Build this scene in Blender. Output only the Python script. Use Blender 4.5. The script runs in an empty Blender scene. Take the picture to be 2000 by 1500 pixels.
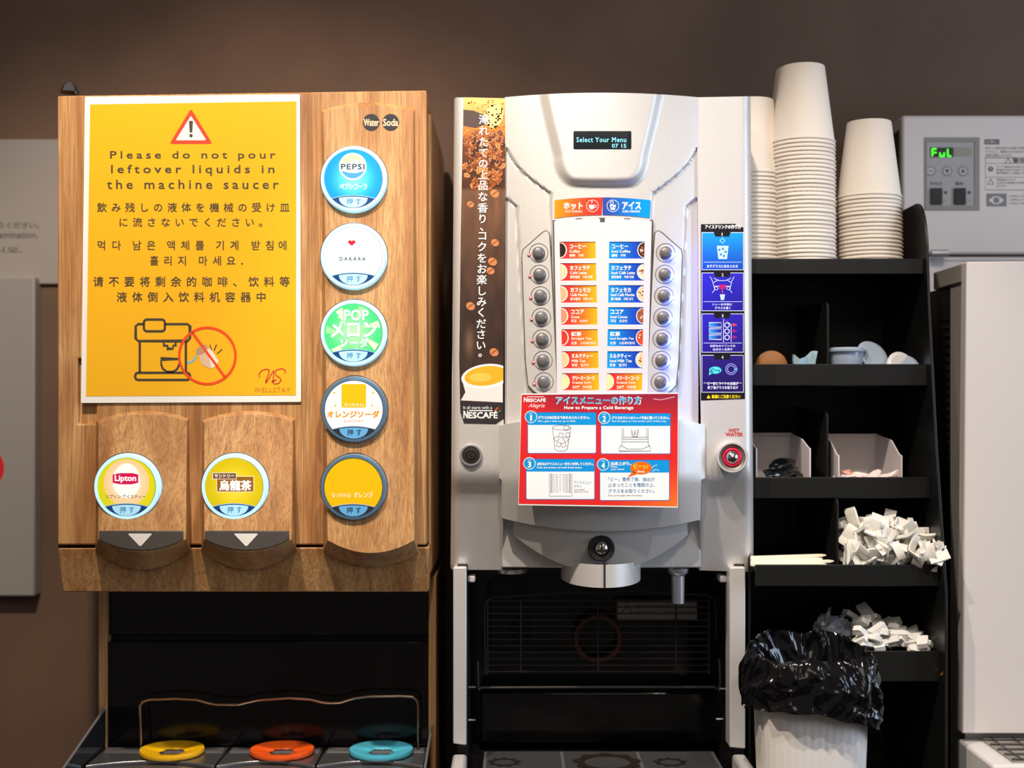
import bpy, bmesh, math, random
from mathutils import Vector, noise
random.seed(11)
SC = bpy.context.scene
C = SC.collection
PI = math.pi
D, F, ZC = 1.8, 2600.0, 1.45           # camera distance to the machine fronts, focal length (px), camera height

# ---------------------------------------------------------------- camera
cd = bpy.data.cameras.new('camera'); cam = bpy.data.objects.new('camera', cd); C.objects.link(cam)
cam.location = (0, -D, ZC); cam.rotation_euler = (PI/2, 0, 0)
cd.sensor_width = 36; cd.lens = F/2000*36; cd.shift_y = 50/2000; cd.clip_start = .05
cd.dof.use_dof = True; cd.dof.focus_distance = 1.78; cd.dof.aperture_fstop = 2.6
SC.camera = cam
# ---------------------------------------------------------------- world, lamps, exposure
SC.view_settings.view_transform = 'Standard'; SC.view_settings.look = 'None'
SC.view_settings.gamma = 1; SC.view_settings.use_curve_mapping = False
SC.view_settings.exposure = 0.0
w = bpy.data.worlds.new('room_ambient'); SC.world = w; w.use_nodes = True
w.node_tree.nodes['Background'].inputs[0].default_value = (.86, .77, .70, 1)
w.node_tree.nodes['Background'].inputs[1].default_value = .15
def spot(x, y, z, tx, ty, tz, watt, size, blend, rad, col):
    l = bpy.data.lights.new('downlight', 'SPOT'); l.energy = watt; l.spot_size = size; l.spot_blend = blend
    l.shadow_soft_size = rad; l.color = col
    o = bpy.data.objects.new('downlight', l); C.objects.link(o); o.location = (x, y, z)
    o.rotation_euler = (Vector((tx, ty, tz)) - Vector((x, y, z))).to_track_quat('-Z', 'Y').to_euler()
spot(-.42, -.90, 2.70, -.42, 0, 1.30, 110, math.radians(74), .6, .022, (1, .84, .67))
spot(.06, -.90, 2.70, .20, 0, 1.30, 60, math.radians(50), .5, .022, (1, .90, .80))
spot(.85, -1.25, 2.70, .72, .1, 1.25, 40, math.radians(52), .7, .03, (1, .88, .80))  # third spot is an added fill, brightening the cups and ice machine
def area(name, loc, target, sx, sy, watt, col):
    l = bpy.data.lights.new(name, 'AREA'); l.shape = 'RECTANGLE'; l.size = sx; l.size_y = sy; l.energy = watt; l.color = col
    o = bpy.data.objects.new(name, l); C.objects.link(o); o.location = loc
    o.rotation_euler = (Vector(target) - Vector(loc)).to_track_quat('-Z', 'Y').to_euler()
area('side_window', (2.4, -.9, 1.7), (.3, 0, 1.3), 1.0, 1.2, 30, (.62, .78, 1))
area('overhead_fill', (.2, -2.4, 2.7), (.2, 0, 1.3), 1.6, .8, 9, (1, .9, .8))  # unseen soft fill light, added above and behind the camera

# ---------------------------------------------------------------- helpers
def K(Y): return (D+Y)/F
def W(px, py, Y=0.0):
    k = K(Y); return Vector(((px-1000)*k, Y, ZC+(800-py)*k))
def lin(c):
    r = []
    for v in c[:3]:
        v = v/255; r.append(v/12.92 if v <= .04045 else ((v+.055)/1.055)**2.4)
    return r
def mat(name, col, rough=.5, metal=0, coat=0, em=0, trans=0, bump=0, bscale=300, spec=.5, alpha=1, var=0, vscale=8, ior=1.45):
    m = bpy.data.materials.new(name); m.use_nodes = True
    nt = m.node_tree; b = nt.nodes['Principled BSDF']; L = nt.links.new
    c = (*lin(col), 1)
    b.inputs['Base Color'].default_value = c; b.inputs['Roughness'].default_value = rough
    b.inputs['Metallic'].default_value = metal; b.inputs['Coat Weight'].default_value = coat
    b.inputs['Specular IOR Level'].default_value = spec; b.inputs['Alpha'].default_value = alpha
    b.inputs['Transmission Weight'].default_value = trans; b.inputs['IOR'].default_value = ior
    if em:
        b.inputs['Emission Color'].default_value = c; b.inputs['Emission Strength'].default_value = em
    if bump or var:
        tc = nt.nodes.new('ShaderNodeTexCoord')
    if var:
        n = nt.nodes.new('ShaderNodeTexNoise'); n.inputs['Scale'].default_value = vscale; n.inputs['Detail'].default_value = 6
        L(tc.outputs['Object'], n.inputs['Vector'])
        r = nt.nodes.new('ShaderNodeValToRGB'); e = r.color_ramp.elements
        e[0].position = .3; e[1].position = .7
        e[0].color = (*[v*(1-var) for v in c[:3]], 1); e[1].color = (*[min(1, v*(1+var)) for v in c[:3]], 1)
        L(n.outputs['Fac'], r.inputs[0]); L(r.outputs[0], b.inputs['Base Color'])
    if bump:
        n = nt.nodes.new('ShaderNodeTexNoise'); n.inputs['Scale'].default_value = bscale; n.inputs['Detail'].default_value = 3
        L(tc.outputs['Object'], n.inputs['Vector'])
        bp = nt.nodes.new('ShaderNodeBump'); bp.inputs['Strength'].default_value = bump; bp.inputs['Distance'].default_value = .001
        L(n.outputs['Fac'], bp.inputs['Height']); L(bp.outputs[0], b.inputs['Normal'])
    return m
def print_mat(name, em=0, rough=.45, coat=0):
    m = bpy.data.materials.new(name); m.use_nodes = True; nt = m.node_tree; b = nt.nodes['Principled BSDF']
    a = nt.nodes.new('ShaderNodeAttribute'); a.attribute_name = 'ink'
    nt.links.new(a.outputs['Color'], b.inputs['Base Color']); b.inputs['Roughness'].default_value = rough
    b.inputs['Coat Weight'].default_value = coat
    if em:
        nt.links.new(a.outputs['Color'], b.inputs['Emission Color']); b.inputs['Emission Strength'].default_value = em
    return m
def wood_mat(name, dark=1.0, seed=0):
    m = bpy.data.materials.new(name); m.use_nodes = True; nt = m.node_tree; b = nt.nodes['Principled BSDF']; L = nt.links.new
    N = nt.nodes.new
    tc = N('ShaderNodeTexCoord')
    def noi(scl, sc, det, dist=0, rough=.55, off=0):
        mp = N('ShaderNodeMapping'); mp.inputs['Scale'].default_value = scl; mp.inputs['Location'].default_value = (seed+off, seed*2, off)
        L(tc.outputs['Object'], mp.inputs[0])
        n = N('ShaderNodeTexNoise'); n.inputs['Scale'].default_value = sc; n.inputs['Detail'].default_value = det
        n.inputs['Distortion'].default_value = dist; n.inputs['Roughness'].default_value = rough
        L(mp.outputs[0], n.inputs['Vector']); return n.outputs['Fac']
    def ramp(fac, stops):
        r = N('ShaderNodeValToRGB'); e = r.color_ramp.elements
        while len(e) < len(stops): e.new(.5)
        for el, (p, c) in zip(e, stops): el.position = p; el.color = (*lin([v*dark for v in c]), 1)
        L(fac, r.inputs[0]); return r.outputs[0]
    def grey(fac, a, bb):
        r = N('ShaderNodeMapRange'); L(fac, r.inputs[0]); r.inputs[1].default_value = a; r.inputs[2].default_value = bb; return r.outputs[0]
    def mix(fac, a, bb, mode='MULTIPLY', f=None):
        x = N('ShaderNodeMix'); x.data_type = 'RGBA'; x.blend_type = mode
        if f is None: L(fac, x.inputs[0])
        else: x.inputs[0].default_value = f
        L(a, x.inputs[6])
        if isinstance(bb, tuple): x.inputs[7].default_value = bb
        else: L(bb, x.inputs[7])
        return x.outputs[2]
    broad = noi((7, 7, .9), 2.2, 4, 1.2)
    base = ramp(broad, [(.30, (168, 114, 66)), (.46, (204, 152, 98)), (.58, (220, 172, 116)), (.72, (184, 132, 84))])
    fig = noi((14, 14, .7), 2.0, 4, 1.6, .5, 4)
    v = N('ShaderNodeMath'); v.operation = 'MULTIPLY'; L(fig, v.inputs[0]); v.inputs[1].default_value = 30
    s = N('ShaderNodeMath'); s.operation = 'SINE'; L(v.outputs[0], s.inputs[0])
    c1 = mix(grey(s.outputs[0], .3, 2.6), base, (*lin((150*dark, 98*dark, 56*dark)), 1), 'MIX')
    fine = noi((230, 230, 3.0), 3, 3, .2, .75, 8)
    c2 = mix(grey(fine, .44, .76), c1, (*lin((132*dark, 84*dark, 46*dark)), 1), 'MIX')
    big = noi((40, 40, 1.3), 2, 4, .8, .6, 2)
    c3 = mix(grey(big, .56, .92), c2, (*lin((112*dark, 68*dark, 36*dark)), 1), 'MIX')
    L(c3, b.inputs['Base Color']); b.inputs['Roughness'].default_value = .42
    bp = N('ShaderNodeBump'); bp.inputs['Strength'].default_value = .25; bp.inputs['Distance'].default_value = .0006
    L(fine, bp.inputs['Height']); L(bp.outputs[0], b.inputs['Normal'])
    return m

ORG = {}
def link(o, loc): C.objects.link(o) if not o.users_collection else None; ORG[o.name] = Vector(loc)
def tag(o, label=None, cat=None, group=None, kind=None):
    if label: o['label'] = label
    if cat: o['category'] = cat
    if group: o['group'] = group
    if kind: o['kind'] = kind
    return o
def empty(name, loc, label, cat, group=None):
    o = bpy.data.objects.new(name, None); link(o, loc); o.location = loc; o.empty_display_size = .02
    return tag(o, label, cat, group)
def obj(name, bm, m, parent=None, angle=30, bevel=0, seg=2, label=None, cat=None, group=None, kind=None, recalc=True, origin=None):
    if recalc: bmesh.ops.recalc_face_normals(bm, faces=bm.faces[:])
    if parent is not None: org = ORG[parent.name]
    elif origin is not None: org = Vector(origin)
    else:
        xs = [v.co for v in bm.verts]
        org = Vector(((min(v.x for v in xs)+max(v.x for v in xs))/2, (min(v.y for v in xs)+max(v.y for v in xs))/2, min(v.z for v in xs)))
    for v in bm.verts: v.co -= org
    me = bpy.data.meshes.new(name); bm.to_mesh(me); bm.free()
    for mm in (m if isinstance(m, (list, tuple)) else [m]): me.materials.append(mm)
    if angle:
        for p in me.polygons: p.use_smooth = True
        me.set_sharp_from_angle(angle=math.radians(angle))
    o = bpy.data.objects.new(name, me); link(o, org)
    if parent is None: o.location = org
    else: o.parent = parent
    if bevel:
        b = o.modifiers.new('edge', 'BEVEL'); b.width = bevel; b.segments = seg; b.limit_method = 'ANGLE'; b.angle_limit = math.radians(40)
    return tag(o, label, cat, group, kind)
def box(bm, a, b):
    x0, y0, z0 = a; x1, y1, z1 = b
    v = [bm.verts.new(p) for p in ((x0,y0,z0),(x1,y0,z0),(x1,y1,z0),(x0,y1,z0),(x0,y0,z1),(x1,y0,z1),(x1,y1,z1),(x0,y1,z1))]
    for f in ((0,1,2,3),(4,5,6,7),(0,1,5,4),(1,2,6,5),(2,3,7,6),(3,0,4,7)): bm.faces.new([v[i] for i in f])
def pbox(bm, x0, y0, x1, y1, Yf, Yb):      # a box whose front face spans the given rectangle at depth Yf
    a = W(x0, y1, Yf); b = W(x1, y0, Yf); box(bm, (a.x, Yf, a.z), (b.x, Yb, b.z))
def arc(x0, y0, x1, y1, sag, n=12, ends=True):   # sag>0 bows towards larger py
    out = []
    for i in range(n+1):
        t = i/n; out.append((x0+(x1-x0)*t, y0+(y1-y0)*t+sag*4*t*(1-t)))
    return out if ends else out[1:-1]
def rpoly(pts, r=6, n=4):
    out = []; N = len(pts)
    for i in range(N):
        p = Vector(pts[i][:2]); a = Vector(pts[i-1][:2]); b = Vector(pts[(i+1) % N][:2])
        rr = pts[i][2] if len(pts[i]) > 2 else r
        if rr <= 0: out.append(tuple(p)); continue
        da = (a-p); db = (b-p); rr = min(rr, da.length*.49, db.length*.49)
        A = p+da.normalized()*rr; B = p+db.normalized()*rr
        for k in range(n+1):
            t = k/n; q = A*(1-t)**2+p*2*t*(1-t)+B*t*t; out.append(tuple(q))
    return out
def rect(x0, y0, x1, y1, r=0): return rpoly([(x0,y0),(x1,y0),(x1,y1),(x0,y1)], r) if r else [(x0,y0),(x1,y0),(x1,y1),(x0,y1)]
def frange(a, b, s):
    n = max(1, int((b-a)/s)); return [a+(b-a)*(i+1)/(n+1) for i in range(n)]
def flat(poly, sx=None, sy=None):
    b = bmesh.new(); b.faces.new([b.verts.new((x, 0, y)) for x, y in poly])
    if sx or sy:
        if len(poly) > 4: bmesh.ops.triangulate(b, faces=b.faces[:])
        xs = [p[0] for p in poly]; ys = [p[1] for p in poly]
        if sx:
            for x in frange(min(xs), max(xs), sx): bmesh.ops.bisect_plane(b, geom=b.verts[:]+b.edges[:]+b.faces[:], plane_co=(x,0,0), plane_no=(1,0,0))
        if sy:
            for y in frange(min(ys), max(ys), sy): bmesh.ops.bisect_plane(b, geom=b.verts[:]+b.edges[:]+b.faces[:], plane_co=(0,0,y), plane_no=(0,0,1))
    return b
def panel(bm, poly, Yf, Yb, sx=None, sy=None, pre=None):    # front follows Yf(px,py), straight sides run back to the plane Yb
    f = Yf if callable(Yf) else (lambda x, y: Yf)
    b = pre or flat(poly, sx, sy); fr = {}; bk = {}
    for v in b.verts:
        q = W(v.co.x, v.co.z, f(v.co.x, v.co.z)); fr[v] = bm.verts.new(q); bk[v] = bm.verts.new((q.x, Yb, q.z))
    for fc in b.faces:
        bm.faces.new([fr[v] for v in fc.verts]); bm.faces.new([bk[v] for v in reversed(fc.verts)])
    for e in b.edges:
        if e.is_boundary:
            p, q = e.verts; bm.faces.new((fr[p], fr[q], bk[q], bk[p]))
    b.free()
def grid_flat(xs, ys, omit, warp=None):
    b = bmesh.new(); V = {}
    for i, x in enumerate(xs):
        for j, y in enumerate(ys):
            p = warp(x, y) if warp else (x, y); V[i, j] = b.verts.new((p[0], 0, p[1]))
    for i in range(len(xs)-1):
        for j in range(len(ys)-1):
            if (i, j) not in omit: b.faces.new((V[i, j], V[i+1, j], V[i+1, j+1], V[i, j+1]))
    bmesh.ops.delete(b, geom=[v for v in b.verts if not v.link_faces], context='VERTS')
    return b
def gridpanel(bm, xs, ys, omit, Yf, Yb, warp=None): panel(bm, None, Yf, Yb, pre=grid_flat(xs, ys, omit, warp))
def frustum(bm, outer, inner, Yo, Yi, sy=None):
    fo = Yo if callable(Yo) else (lambda x, y: Yo); fi = Yi if callable(Yi) else (lambda x, y: Yi)
    if sy:     # cap follows the depth function row by row
        b = flat(inner, None, sy); m = {v: bm.verts.new(W(v.co.x, v.co.z, fi(v.co.x, v.co.z))) for v in b.verts}
        for f in b.faces: bm.faces.new([m[v] for v in f.verts])
        cx = sum(p[0] for p in outer)/len(outer); cy = sum(p[1] for p in outer)/len(outer)
        ix = sum(p[0] for p in inner)/len(inner); iy = sum(p[1] for p in inner)/len(inner)
        xo = [p[0] for p in outer]; yo = [p[1] for p in outer]; xi = [p[0] for p in inner]; yi_ = [p[1] for p in inner]
        def up(x, y):     # position on the outer outline that belongs to a point of the inner one
            best = None
            for i in range(len(inner)):
                p, q = Vector(inner[i]), Vector(inner[(i+1) % len(inner)]); d = q-p; L2 = d.length_squared
                t = 0 if L2 == 0 else max(0, min(1, (Vector((x, y))-p).dot(d)/L2)); e = (p+d*t-Vector((x, y))).length
                if best is None or e < best[0]: best = (e, i, t)
            _, i, t = best; p, q = Vector(outer[i]), Vector(outer[(i+1) % len(outer)]); r = p+(q-p)*t; return r.x, r.y
        o = {}
        for e in b.edges:
            if e.is_boundary:
                for v in e.verts:
                    if v not in o: x, y = up(v.co.x, v.co.z); o[v] = bm.verts.new(W(x, y, fo(x, y)))
                p, q = e.verts; bm.faces.new((m[p], m[q], o[q], o[p]))
        b.free(); return
    a = [bm.verts.new(W(x, y, fo(x, y))) for x, y in outer]; b = [bm.verts.new(W(x, y, fi(x, y))) for x, y in inner]
    n = len(a)
    for i in range(n): bm.faces.new((a[i], a[(i+1) % n], b[(i+1) % n], b[i]))
    f = bm.faces.new(b); bmesh.ops.triangulate(bm, faces=[f])
def lathe(bm, c, prof, seg=32, axis='Y', cap0=False, cap1=False, ex=1.0):   # prof: (radius, along axis)
    rings = []
    for r, h in prof:
        ring = []
        for i in range(seg):
            a = 2*PI*i/seg; u = r*math.cos(a)*ex; v = r*math.sin(a)
            p = (c[0]+u, c[1]+h, c[2]+v) if axis == 'Y' else (c[0]+u, c[1]+v, c[2]+h)
            ring.append(bm.verts.new(p))
        rings.append(ring)
    for A, B in zip(rings, rings[1:]):
        for i in range(seg): bm.faces.new((A[i], A[(i+1) % seg], B[(i+1) % seg], B[i]))
    if cap0: bm.faces.new(rings[0])
    if cap1: bm.faces.new(rings[-1])
def torus(bm, c, R, r, seg=40, s2=8, axis='Y', ex=1.0):
    rings = []
    for i in range(seg):
        a = 2*PI*i/seg; ring = []
        for j in range(s2):
            t = 2*PI*j/s2; rr = R+r*math.cos(t); u = rr*math.cos(a)*ex; v = rr*math.sin(a); h = r*math.sin(t)
            ring.append(bm.verts.new((c[0]+u, c[1]+h, c[2]+v) if axis == 'Y' else (c[0]+u, c[1]+v, c[2]+h)))
        rings.append(ring)
    for i in range(seg):
        A, B = rings[i], rings[(i+1) % seg]
        for j in range(s2): bm.faces.new((A[j], A[(j+1) % s2], B[(j+1) % s2], B[j]))
def tube(bm, pts, r, seg=8, closed=False):
    pts = [Vector(p) for p in pts]; n = len(pts); rings = []
    up = None
    for i, p in enumerate(pts):
        t = (pts[(i+1) % n]-pts[i-1]) if closed or 0 < i < n-1 else (pts[1]-pts[0] if i == 0 else pts[-1]-pts[-2])
        t.normalize()
        if up is None: up = Vector((0, 1, 0)) if abs(t.y) < .9 else Vector((1, 0, 0))
        s = t.cross(up).normalized(); up = s.cross(t).normalized()
        rings.append([bm.verts.new(p+(s*math.cos(2*PI*j/seg)+up*math.sin(2*PI*j/seg))*r) for j in range(seg)])
    for i in range(n if closed else n-1):
        A, B = rings[i], rings[(i+1) % n]
        for j in range(seg): bm.faces.new((A[j], A[(j+1) % seg], B[(j+1) % seg], B[j]))
    if not closed: bm.faces.new(rings[0]); bm.faces.new(rings[-1])

GC = {}
def glyphs(s, off=0, sp=1.0):
    key = (s, off, sp)
    if key not in GC:
        cu = bpy.data.curves.new('t', 'FONT'); cu.body = s; cu.size = 1; cu.resolution_u = 2; cu.offset = off; cu.space_character = sp
        ob = bpy.data.objects.new('t', cu); me = bpy.data.meshes.new_from_object(ob)
        GC[key] = ([(v.co.x, v.co.y) for v in me.vertices], [tuple(p.vertices) for p in me.polygons])
        bpy.data.objects.remove(ob); bpy.data.curves.remove(cu); bpy.data.meshes.remove(me)
    return GC[key]
class Ink:      # flat print on a surface: coloured shapes and letters a hair above it
    def __init__(s, Yf=0.0, lift=.0003):
        s.f = Yf if callable(Yf) else (lambda x, y: Yf); s.lift = lift; s.bm = bmesh.new()
        s.cl = s.bm.loops.layers.float_color.new('ink'); s.warp = None
    def _put(s, pts, faces, col, L):
        cf = col if callable(col) else None; c0 = None if cf else (*lin(col), 1)
        vs = []
        for x, y in pts:
            if s.warp: x, y = s.warp(x, y)
            q = W(x, y, s.f(x, y)-s.lift-L*.00006); vs.append(s.bm.verts.new(q))
        for fc in faces:
            try: f = s.bm.faces.new([vs[i] for i in fc])
            except ValueError: continue
            for lp, i in zip(f.loops, fc): lp[s.cl] = (*lin(cf(*pts[i])), 1) if cf else c0
    def poly(s, pts, col, L=1, sx=None, sy=None):
        if sx or sy:
            b = flat(pts, sx, sy); b.verts.index_update()
            s._put([(v.co.x, v.co.z) for v in b.verts], [[v.index for v in f.verts] for f in b.faces], col, L); b.free()
        else: s._put(pts, [list(range(len(pts)))], col, L)
    def rect(s, x0, y0, x1, y1, col, L=1, r=0, sx=None, sy=None): s.poly(rect(x0, y0, x1, y1, r), col, L, sx, sy)
    def ell(s, cx, cy, rx, ry, col, L=1, n=32, a=0, cut=None):
        pts = []
        for i in range(n):
            t = 2*PI*i/n; u = rx*math.cos(t); v = ry*math.sin(t)
            pts.append((cx+u*math.cos(a)-v*math.sin(a), cy+u*math.sin(a)+v*math.cos(a)))
        if cut: pts = [(min(max(x, cut[0]), cut[1]), y) for x, y in pts]
        s.poly(pts, col, L)
    def glow(s, cx, cy, rx, ry, c0, c1, L=1, n=32, rings=5):     # radial blend of two inks
        pts = [(cx, cy)]; fs = []
        for k in range(1, rings+1):
            for i in range(n): t = 2*PI*i/n; pts.append((cx+rx*k/rings*math.cos(t), cy+ry*k/rings*math.sin(t)))
        for i in range(n): fs.append((0, 1+i, 1+(i+1) % n))
        for k in range(rings-1):
            a = 1+k*n; b = a+n
            for i in range(n): fs.append((a+i, a+(i+1) % n, b+(i+1) % n, b+i))
        def cf(x, y):
            d = min(1, math.hypot((x-cx)/rx, (y-cy)/ry)); d = d*d*(3-2*d); return [p+(q-p)*d for p, q in zip(c0, c1)]
        s._put(pts, fs, cf, L)
    def line(s, pts, w, col, L=2, closed=False):
        n = len(pts); A = []; B = []
        for i in range(n):
            if closed: a, b = pts[i-1], pts[(i+1) % n]
            else: a, b = pts[max(0, i-1)], pts[min(n-1, i+1)]
            dx, dy = b[0]-a[0], b[1]-a[1]; l = math.hypot(dx, dy) or 1
            nx, ny = -dy/l*w/2, dx/l*w/2
            if 0 < i < n-1 or closed:      # mitre
                p, q = pts[i-1], pts[i]; ex, ey = q[0]-p[0], q[1]-p[1]; m = math.hypot(ex, ey) or 1
                cs = abs((dx*ex+dy*ey)/(l*m)); k = 1/max(cs, .5); nx *= k; ny *= k
            A.append((pts[i][0]+nx, pts[i][1]+ny)); B.append((pts[i][0]-nx, pts[i][1]-ny))
        P = A+B; fs = [(i, (i+1) % n, n+(i+1) % n, n+i) for i in range(n if closed else n-1)]
        s._put(P, fs, col, L)
    def ring(s, cx, cy, rx, ry, w, col, L=2, n=36): s.line([(cx+rx*math.cos(2*PI*i/n), cy+ry*math.sin(2*PI*i/n)) for i in range(n)], w, col, L, True)
    def text(s, t, x0, y0, x1, y1, col, off=0, sp=1.0, L=3, skew=0):     # ink box of the text
        if off >= .012:      # bold: the plain letters set again a hair to each side
            w_ = (x1-x0); e = min(.032, off)*(y1-y0); e2 = min(.032, off)*(y1-y0)
            for q_, (ax, ay) in enumerate(((-1, -1), (1, -1), (-1, 1), (1, 1))): s.text(t, x0+ax*e+e, y0+ay*e2+e2*.5, x1+ax*e-e, y1+ay*e2-e2*.5, col, .0, sp, L+.28*q_, skew)
            return
        P, Fc = glyphs(t, off, sp)
        if not P: return
        xs = [p[0] for p in P]; ys = [p[1] for p in P]; a, b, c, d = min(xs), max(xs), min(ys), max(ys)
        s._put([(x0+(x-a)/(b-a)*(x1-x0)+skew*((y-c)/(d-c)), y1-(y-c)/(d-c)*(y1-y0)) for x, y in P], Fc, col, L)
    def glyph(s, t, cx, cy, em, col, off=0, L=3, sx=1):       # one character centred by its em box
        if off >= .012:
            e = off*em*.8
            for q_, (ax, ay) in enumerate(((-1, -1), (1, -1), (-1, 1), (1, 1))): s.glyph(t, cx+ax*e, cy+ay*e, em, col, 0, L+.28*q_, sx)
            return
        P, Fc = glyphs(t, off, 1)
        s._put([(cx+(x-.5)*em*sx, cy-(y-.38)*em) for x, y in P], Fc, col, L)
    def make(s, name, m, parent=None, label=None):
        return obj(name, s.bm, m, parent, angle=0, label=label, recalc=False)
# ---------------------------------------------------------------- materials
M_wall = mat('brown_plaster', (104, 81, 67), .75, bump=.25, bscale=60, var=.28, vscale=3.2)
M_wood = wood_mat('oak_laminate', .97, 0); M_wood2 = wood_mat('oak_laminate_two', .97, 3.7); M_wood3 = wood_mat('oak_laminate_three', .97, 7.9)
M_silver = mat('silver_paint', (209, 207, 206), .41, .36, bump=.22, bscale=1100, var=.06, vscale=1300)
M_silver2 = mat('silver_trim', (190, 192, 198), .3, .7)
M_chrome = mat('chrome', (220, 222, 226), .12, 1)
M_steel = mat('brushed_steel', (165, 165, 168), .34, .9, bump=.2, bscale=200)
M_black = mat('black_plastic', (22, 21, 22), .45)
M_gloss = mat('glossy_black_panel', (14, 12, 12), .12, spec=.35)
M_shelf = mat('black_acrylic', (20, 20, 18), .38, bump=.05)
M_dark = mat('dark_rubber', (14, 14, 14), .7)
M_grey = mat('dark_grey_plastic', (78, 74, 70), .5)
M_white = mat('white_enamel', (226, 222, 218), .38, bump=.05, bscale=400)
M_whited = mat('greyish_white_casing', (200, 194, 192), .5)
M_beige = mat('beige_side_metal', (178, 170, 158), .32)
M_paper = mat('paper_cup_board', (222, 211, 197), .62)
M_sheet = mat('laminated_paper', (246, 244, 240), .35, coat=.25)
M_wire = mat('steel_wire', (120, 116, 112), .35, .9)
M_darkwire = mat('dark_coated_wire', (58, 56, 56), .45, .3)
M_copper = mat('guard_wire', (190, 160, 135), .22, 1)
P = print_mat('printed_ink'); P_gloss = print_mat('printed_ink_glossy', 0, .25, .4)
P_lit = print_mat('backlit_print', .34, .3); P_lit2 = print_mat('backlit_print_soft', .10, .3)
P_disp = print_mat('display_glow', 2.2, .3)

# ---------------------------------------------------------------- setting
WY = .47
bm = bmesh.new(); box(bm, (-2.6, WY, 0), (3.2, WY+.1, 2.9)); obj('wall_back', bm, M_wall, kind='structure', label='mottled dark brown plaster wall behind the machines')
bm = bmesh.new(); box(bm, (-2.6, -4, -.05), (3.2, WY+.1, 0)); obj('floor', bm, mat('brown_floor', (84, 62, 48), .5), kind='structure')
bm = bmesh.new(); box(bm, (-.9, -.25, .775), (1.6, WY, .82))
obj('counter', bm, mat('dark_counter_top', (32, 30, 29), .4), bevel=.003, label='dark counter top under the drink machines', cat='counter')

# wall boards on the left
bm = bmesh.new(); a = W(113, 555, .462); b = W(-160, 272, .462); box(bm, (b.x, .462, a.z), (-.74, WY, b.z))
t = obj('notice_board', bm, mat('grey_notice_board', (158, 152, 149), .6), bevel=.002, label='pale grey notice board high on the wall, with small grey writing', cat='notice board')
bm = bmesh.new()
I = Ink(.462)
for s, x1, y in (('お取りください。', 76, 440), ('contamination.', 74, 459), ('', 0, 0), ('마십시오.', 44, 488)):
    if s: I.text(s, x1-110, y-6, x1, y+6, (88, 84, 82), .01)
I.make('lettering', P, t)
t = empty('wall_poster_panel', W(-40, 1165, .45), 'grey panel with a red disc, lower on the wall than the other board', 'panel')
bm = bmesh.new(); pbox(bm, -180, 540, 68, 1165, .44, WY); obj('panel', bm, mat('grey_panel', (150, 146, 145), .5), t, bevel=.003)
I = Ink(.44); I.ell(-34, 914, 42, 42, (214, 30, 34), n=48); I.ell(-34, 914, 30, 30, (236, 232, 230), 2, 48); I.make('red_disc', P, t)

# ---------------------------------------------------------------- wooden drink dispenser
DX0, DX1 = -.612, -.1135
dd = empty('drink_dispenser', (-.36, .22, .82), 'wood-grain soft drink dispenser with seven round glowing buttons', 'drink dispenser')
bm = bmesh.new(); zt = W(0, 188, .03).z; zb = W(0, 1150, .03).z
box(bm, (DX0+.004, .024, zb), (DX1-.003, .43, zt)); obj('upper_housing', bm, M_wood2, dd, bevel=.003)
bm = bmesh.new(); box(bm, (DX1-.003, .05, zb+.02), (DX1+.001, .4, zt-.02)); obj('side_panel', bm, M_wood3, dd, bevel=.001)
door = [(113, 187, 7), (831, 176, 7), (835, 1064, 3), (111, 1065, 3)]
bm = bmesh.new()
gridpanel(bm, [112,152,188,833], [187,700,828,1064.5], {(1,1)}, 0.0, .022, lambda x, y: (x, y-(11*(x-112)/721 if y < 200 else 0)))
obj('front_door', bm, M_wood, dd, bevel=.0022)
bm = bmesh.new(); panel(bm, rect(150, 695, 190, 830), .008, .021); obj('recess_back', bm, M_wood, dd)
lip = lambda x, y: .0+.022*max(0, (y-1070)/86)
bm = bmesh.new(); panel(bm, [(113,1071),(838,1069),(836,1156),(122,1156)], lip, .06, None, 20); obj('lower_fascia', bm, M_wood2, dd, bevel=.0015)
bm = bmesh.new(); panel(bm, [(114,1064),(834,1063),(834,1073),(114,1074)], .012, .05); obj('door_gap', bm, M_dark, dd)
bm = bmesh.new(); lathe(bm, W(136, 181, .03), [(.0001, .014), (.006, .013), (.010, .008), (.012, .002), (.014, 0)], 16, 'Z'); obj('hinge_cap', bm, M_chrome, dd)
def rib(name, outT, outB, inT, inB, fo, fi, m):
    bm = bmesh.new(); frustum(bm, outT+outB, inT+inB, fo, fi, 25); return obj(name, bm, m, dd, angle=25, bevel=.0012)
yr = lambda x, y: -(.005+.034*max(0, (y-200)/860)**1.6)
rib('button_column', arc(626,214,812,212,-15), arc(816,1082,631,1078,26),
    arc(632,220,807,218,-13), arc(809,1055,640,1055,25), .002, yr, M_wood3)
yl = lambda x, y: -(.006+.034*min(1, max(0, (y-808)/230))**1.1)
for k, x0 in enumerate((187, 394)):
    r = rib('tap_cover', arc(x0,820,x0+183,816,-17), arc(x0+185,1076,x0-1,1076,36),
        arc(x0+5,826,x0+178,822,-15), arc(x0+176,1053,x0+5,1053,26), .002, yl, (M_wood, M_wood3)[k])
    bm = bmesh.new(); pl = [(x0+6,1037),(x0+170,1037),(x0+170,1052)]+arc(x0+165,1057,x0+12,1057,18)+[(x0+6,1052)]
    panel(bm, pl, lambda x, y: yl(x, y)-.0035, -.034); pp = obj('dispense_plate', bm, M_grey, r, bevel=.0008, label='dark grey plate')
    I = Ink(lambda x, y: yl(x, y)-.0036); I.poly(rpoly([(x0+62,1042),(x0+111,1042),(x0+87,1068)], 4), (240, 236, 230)); I.make('white_triangle', P, r)
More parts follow.
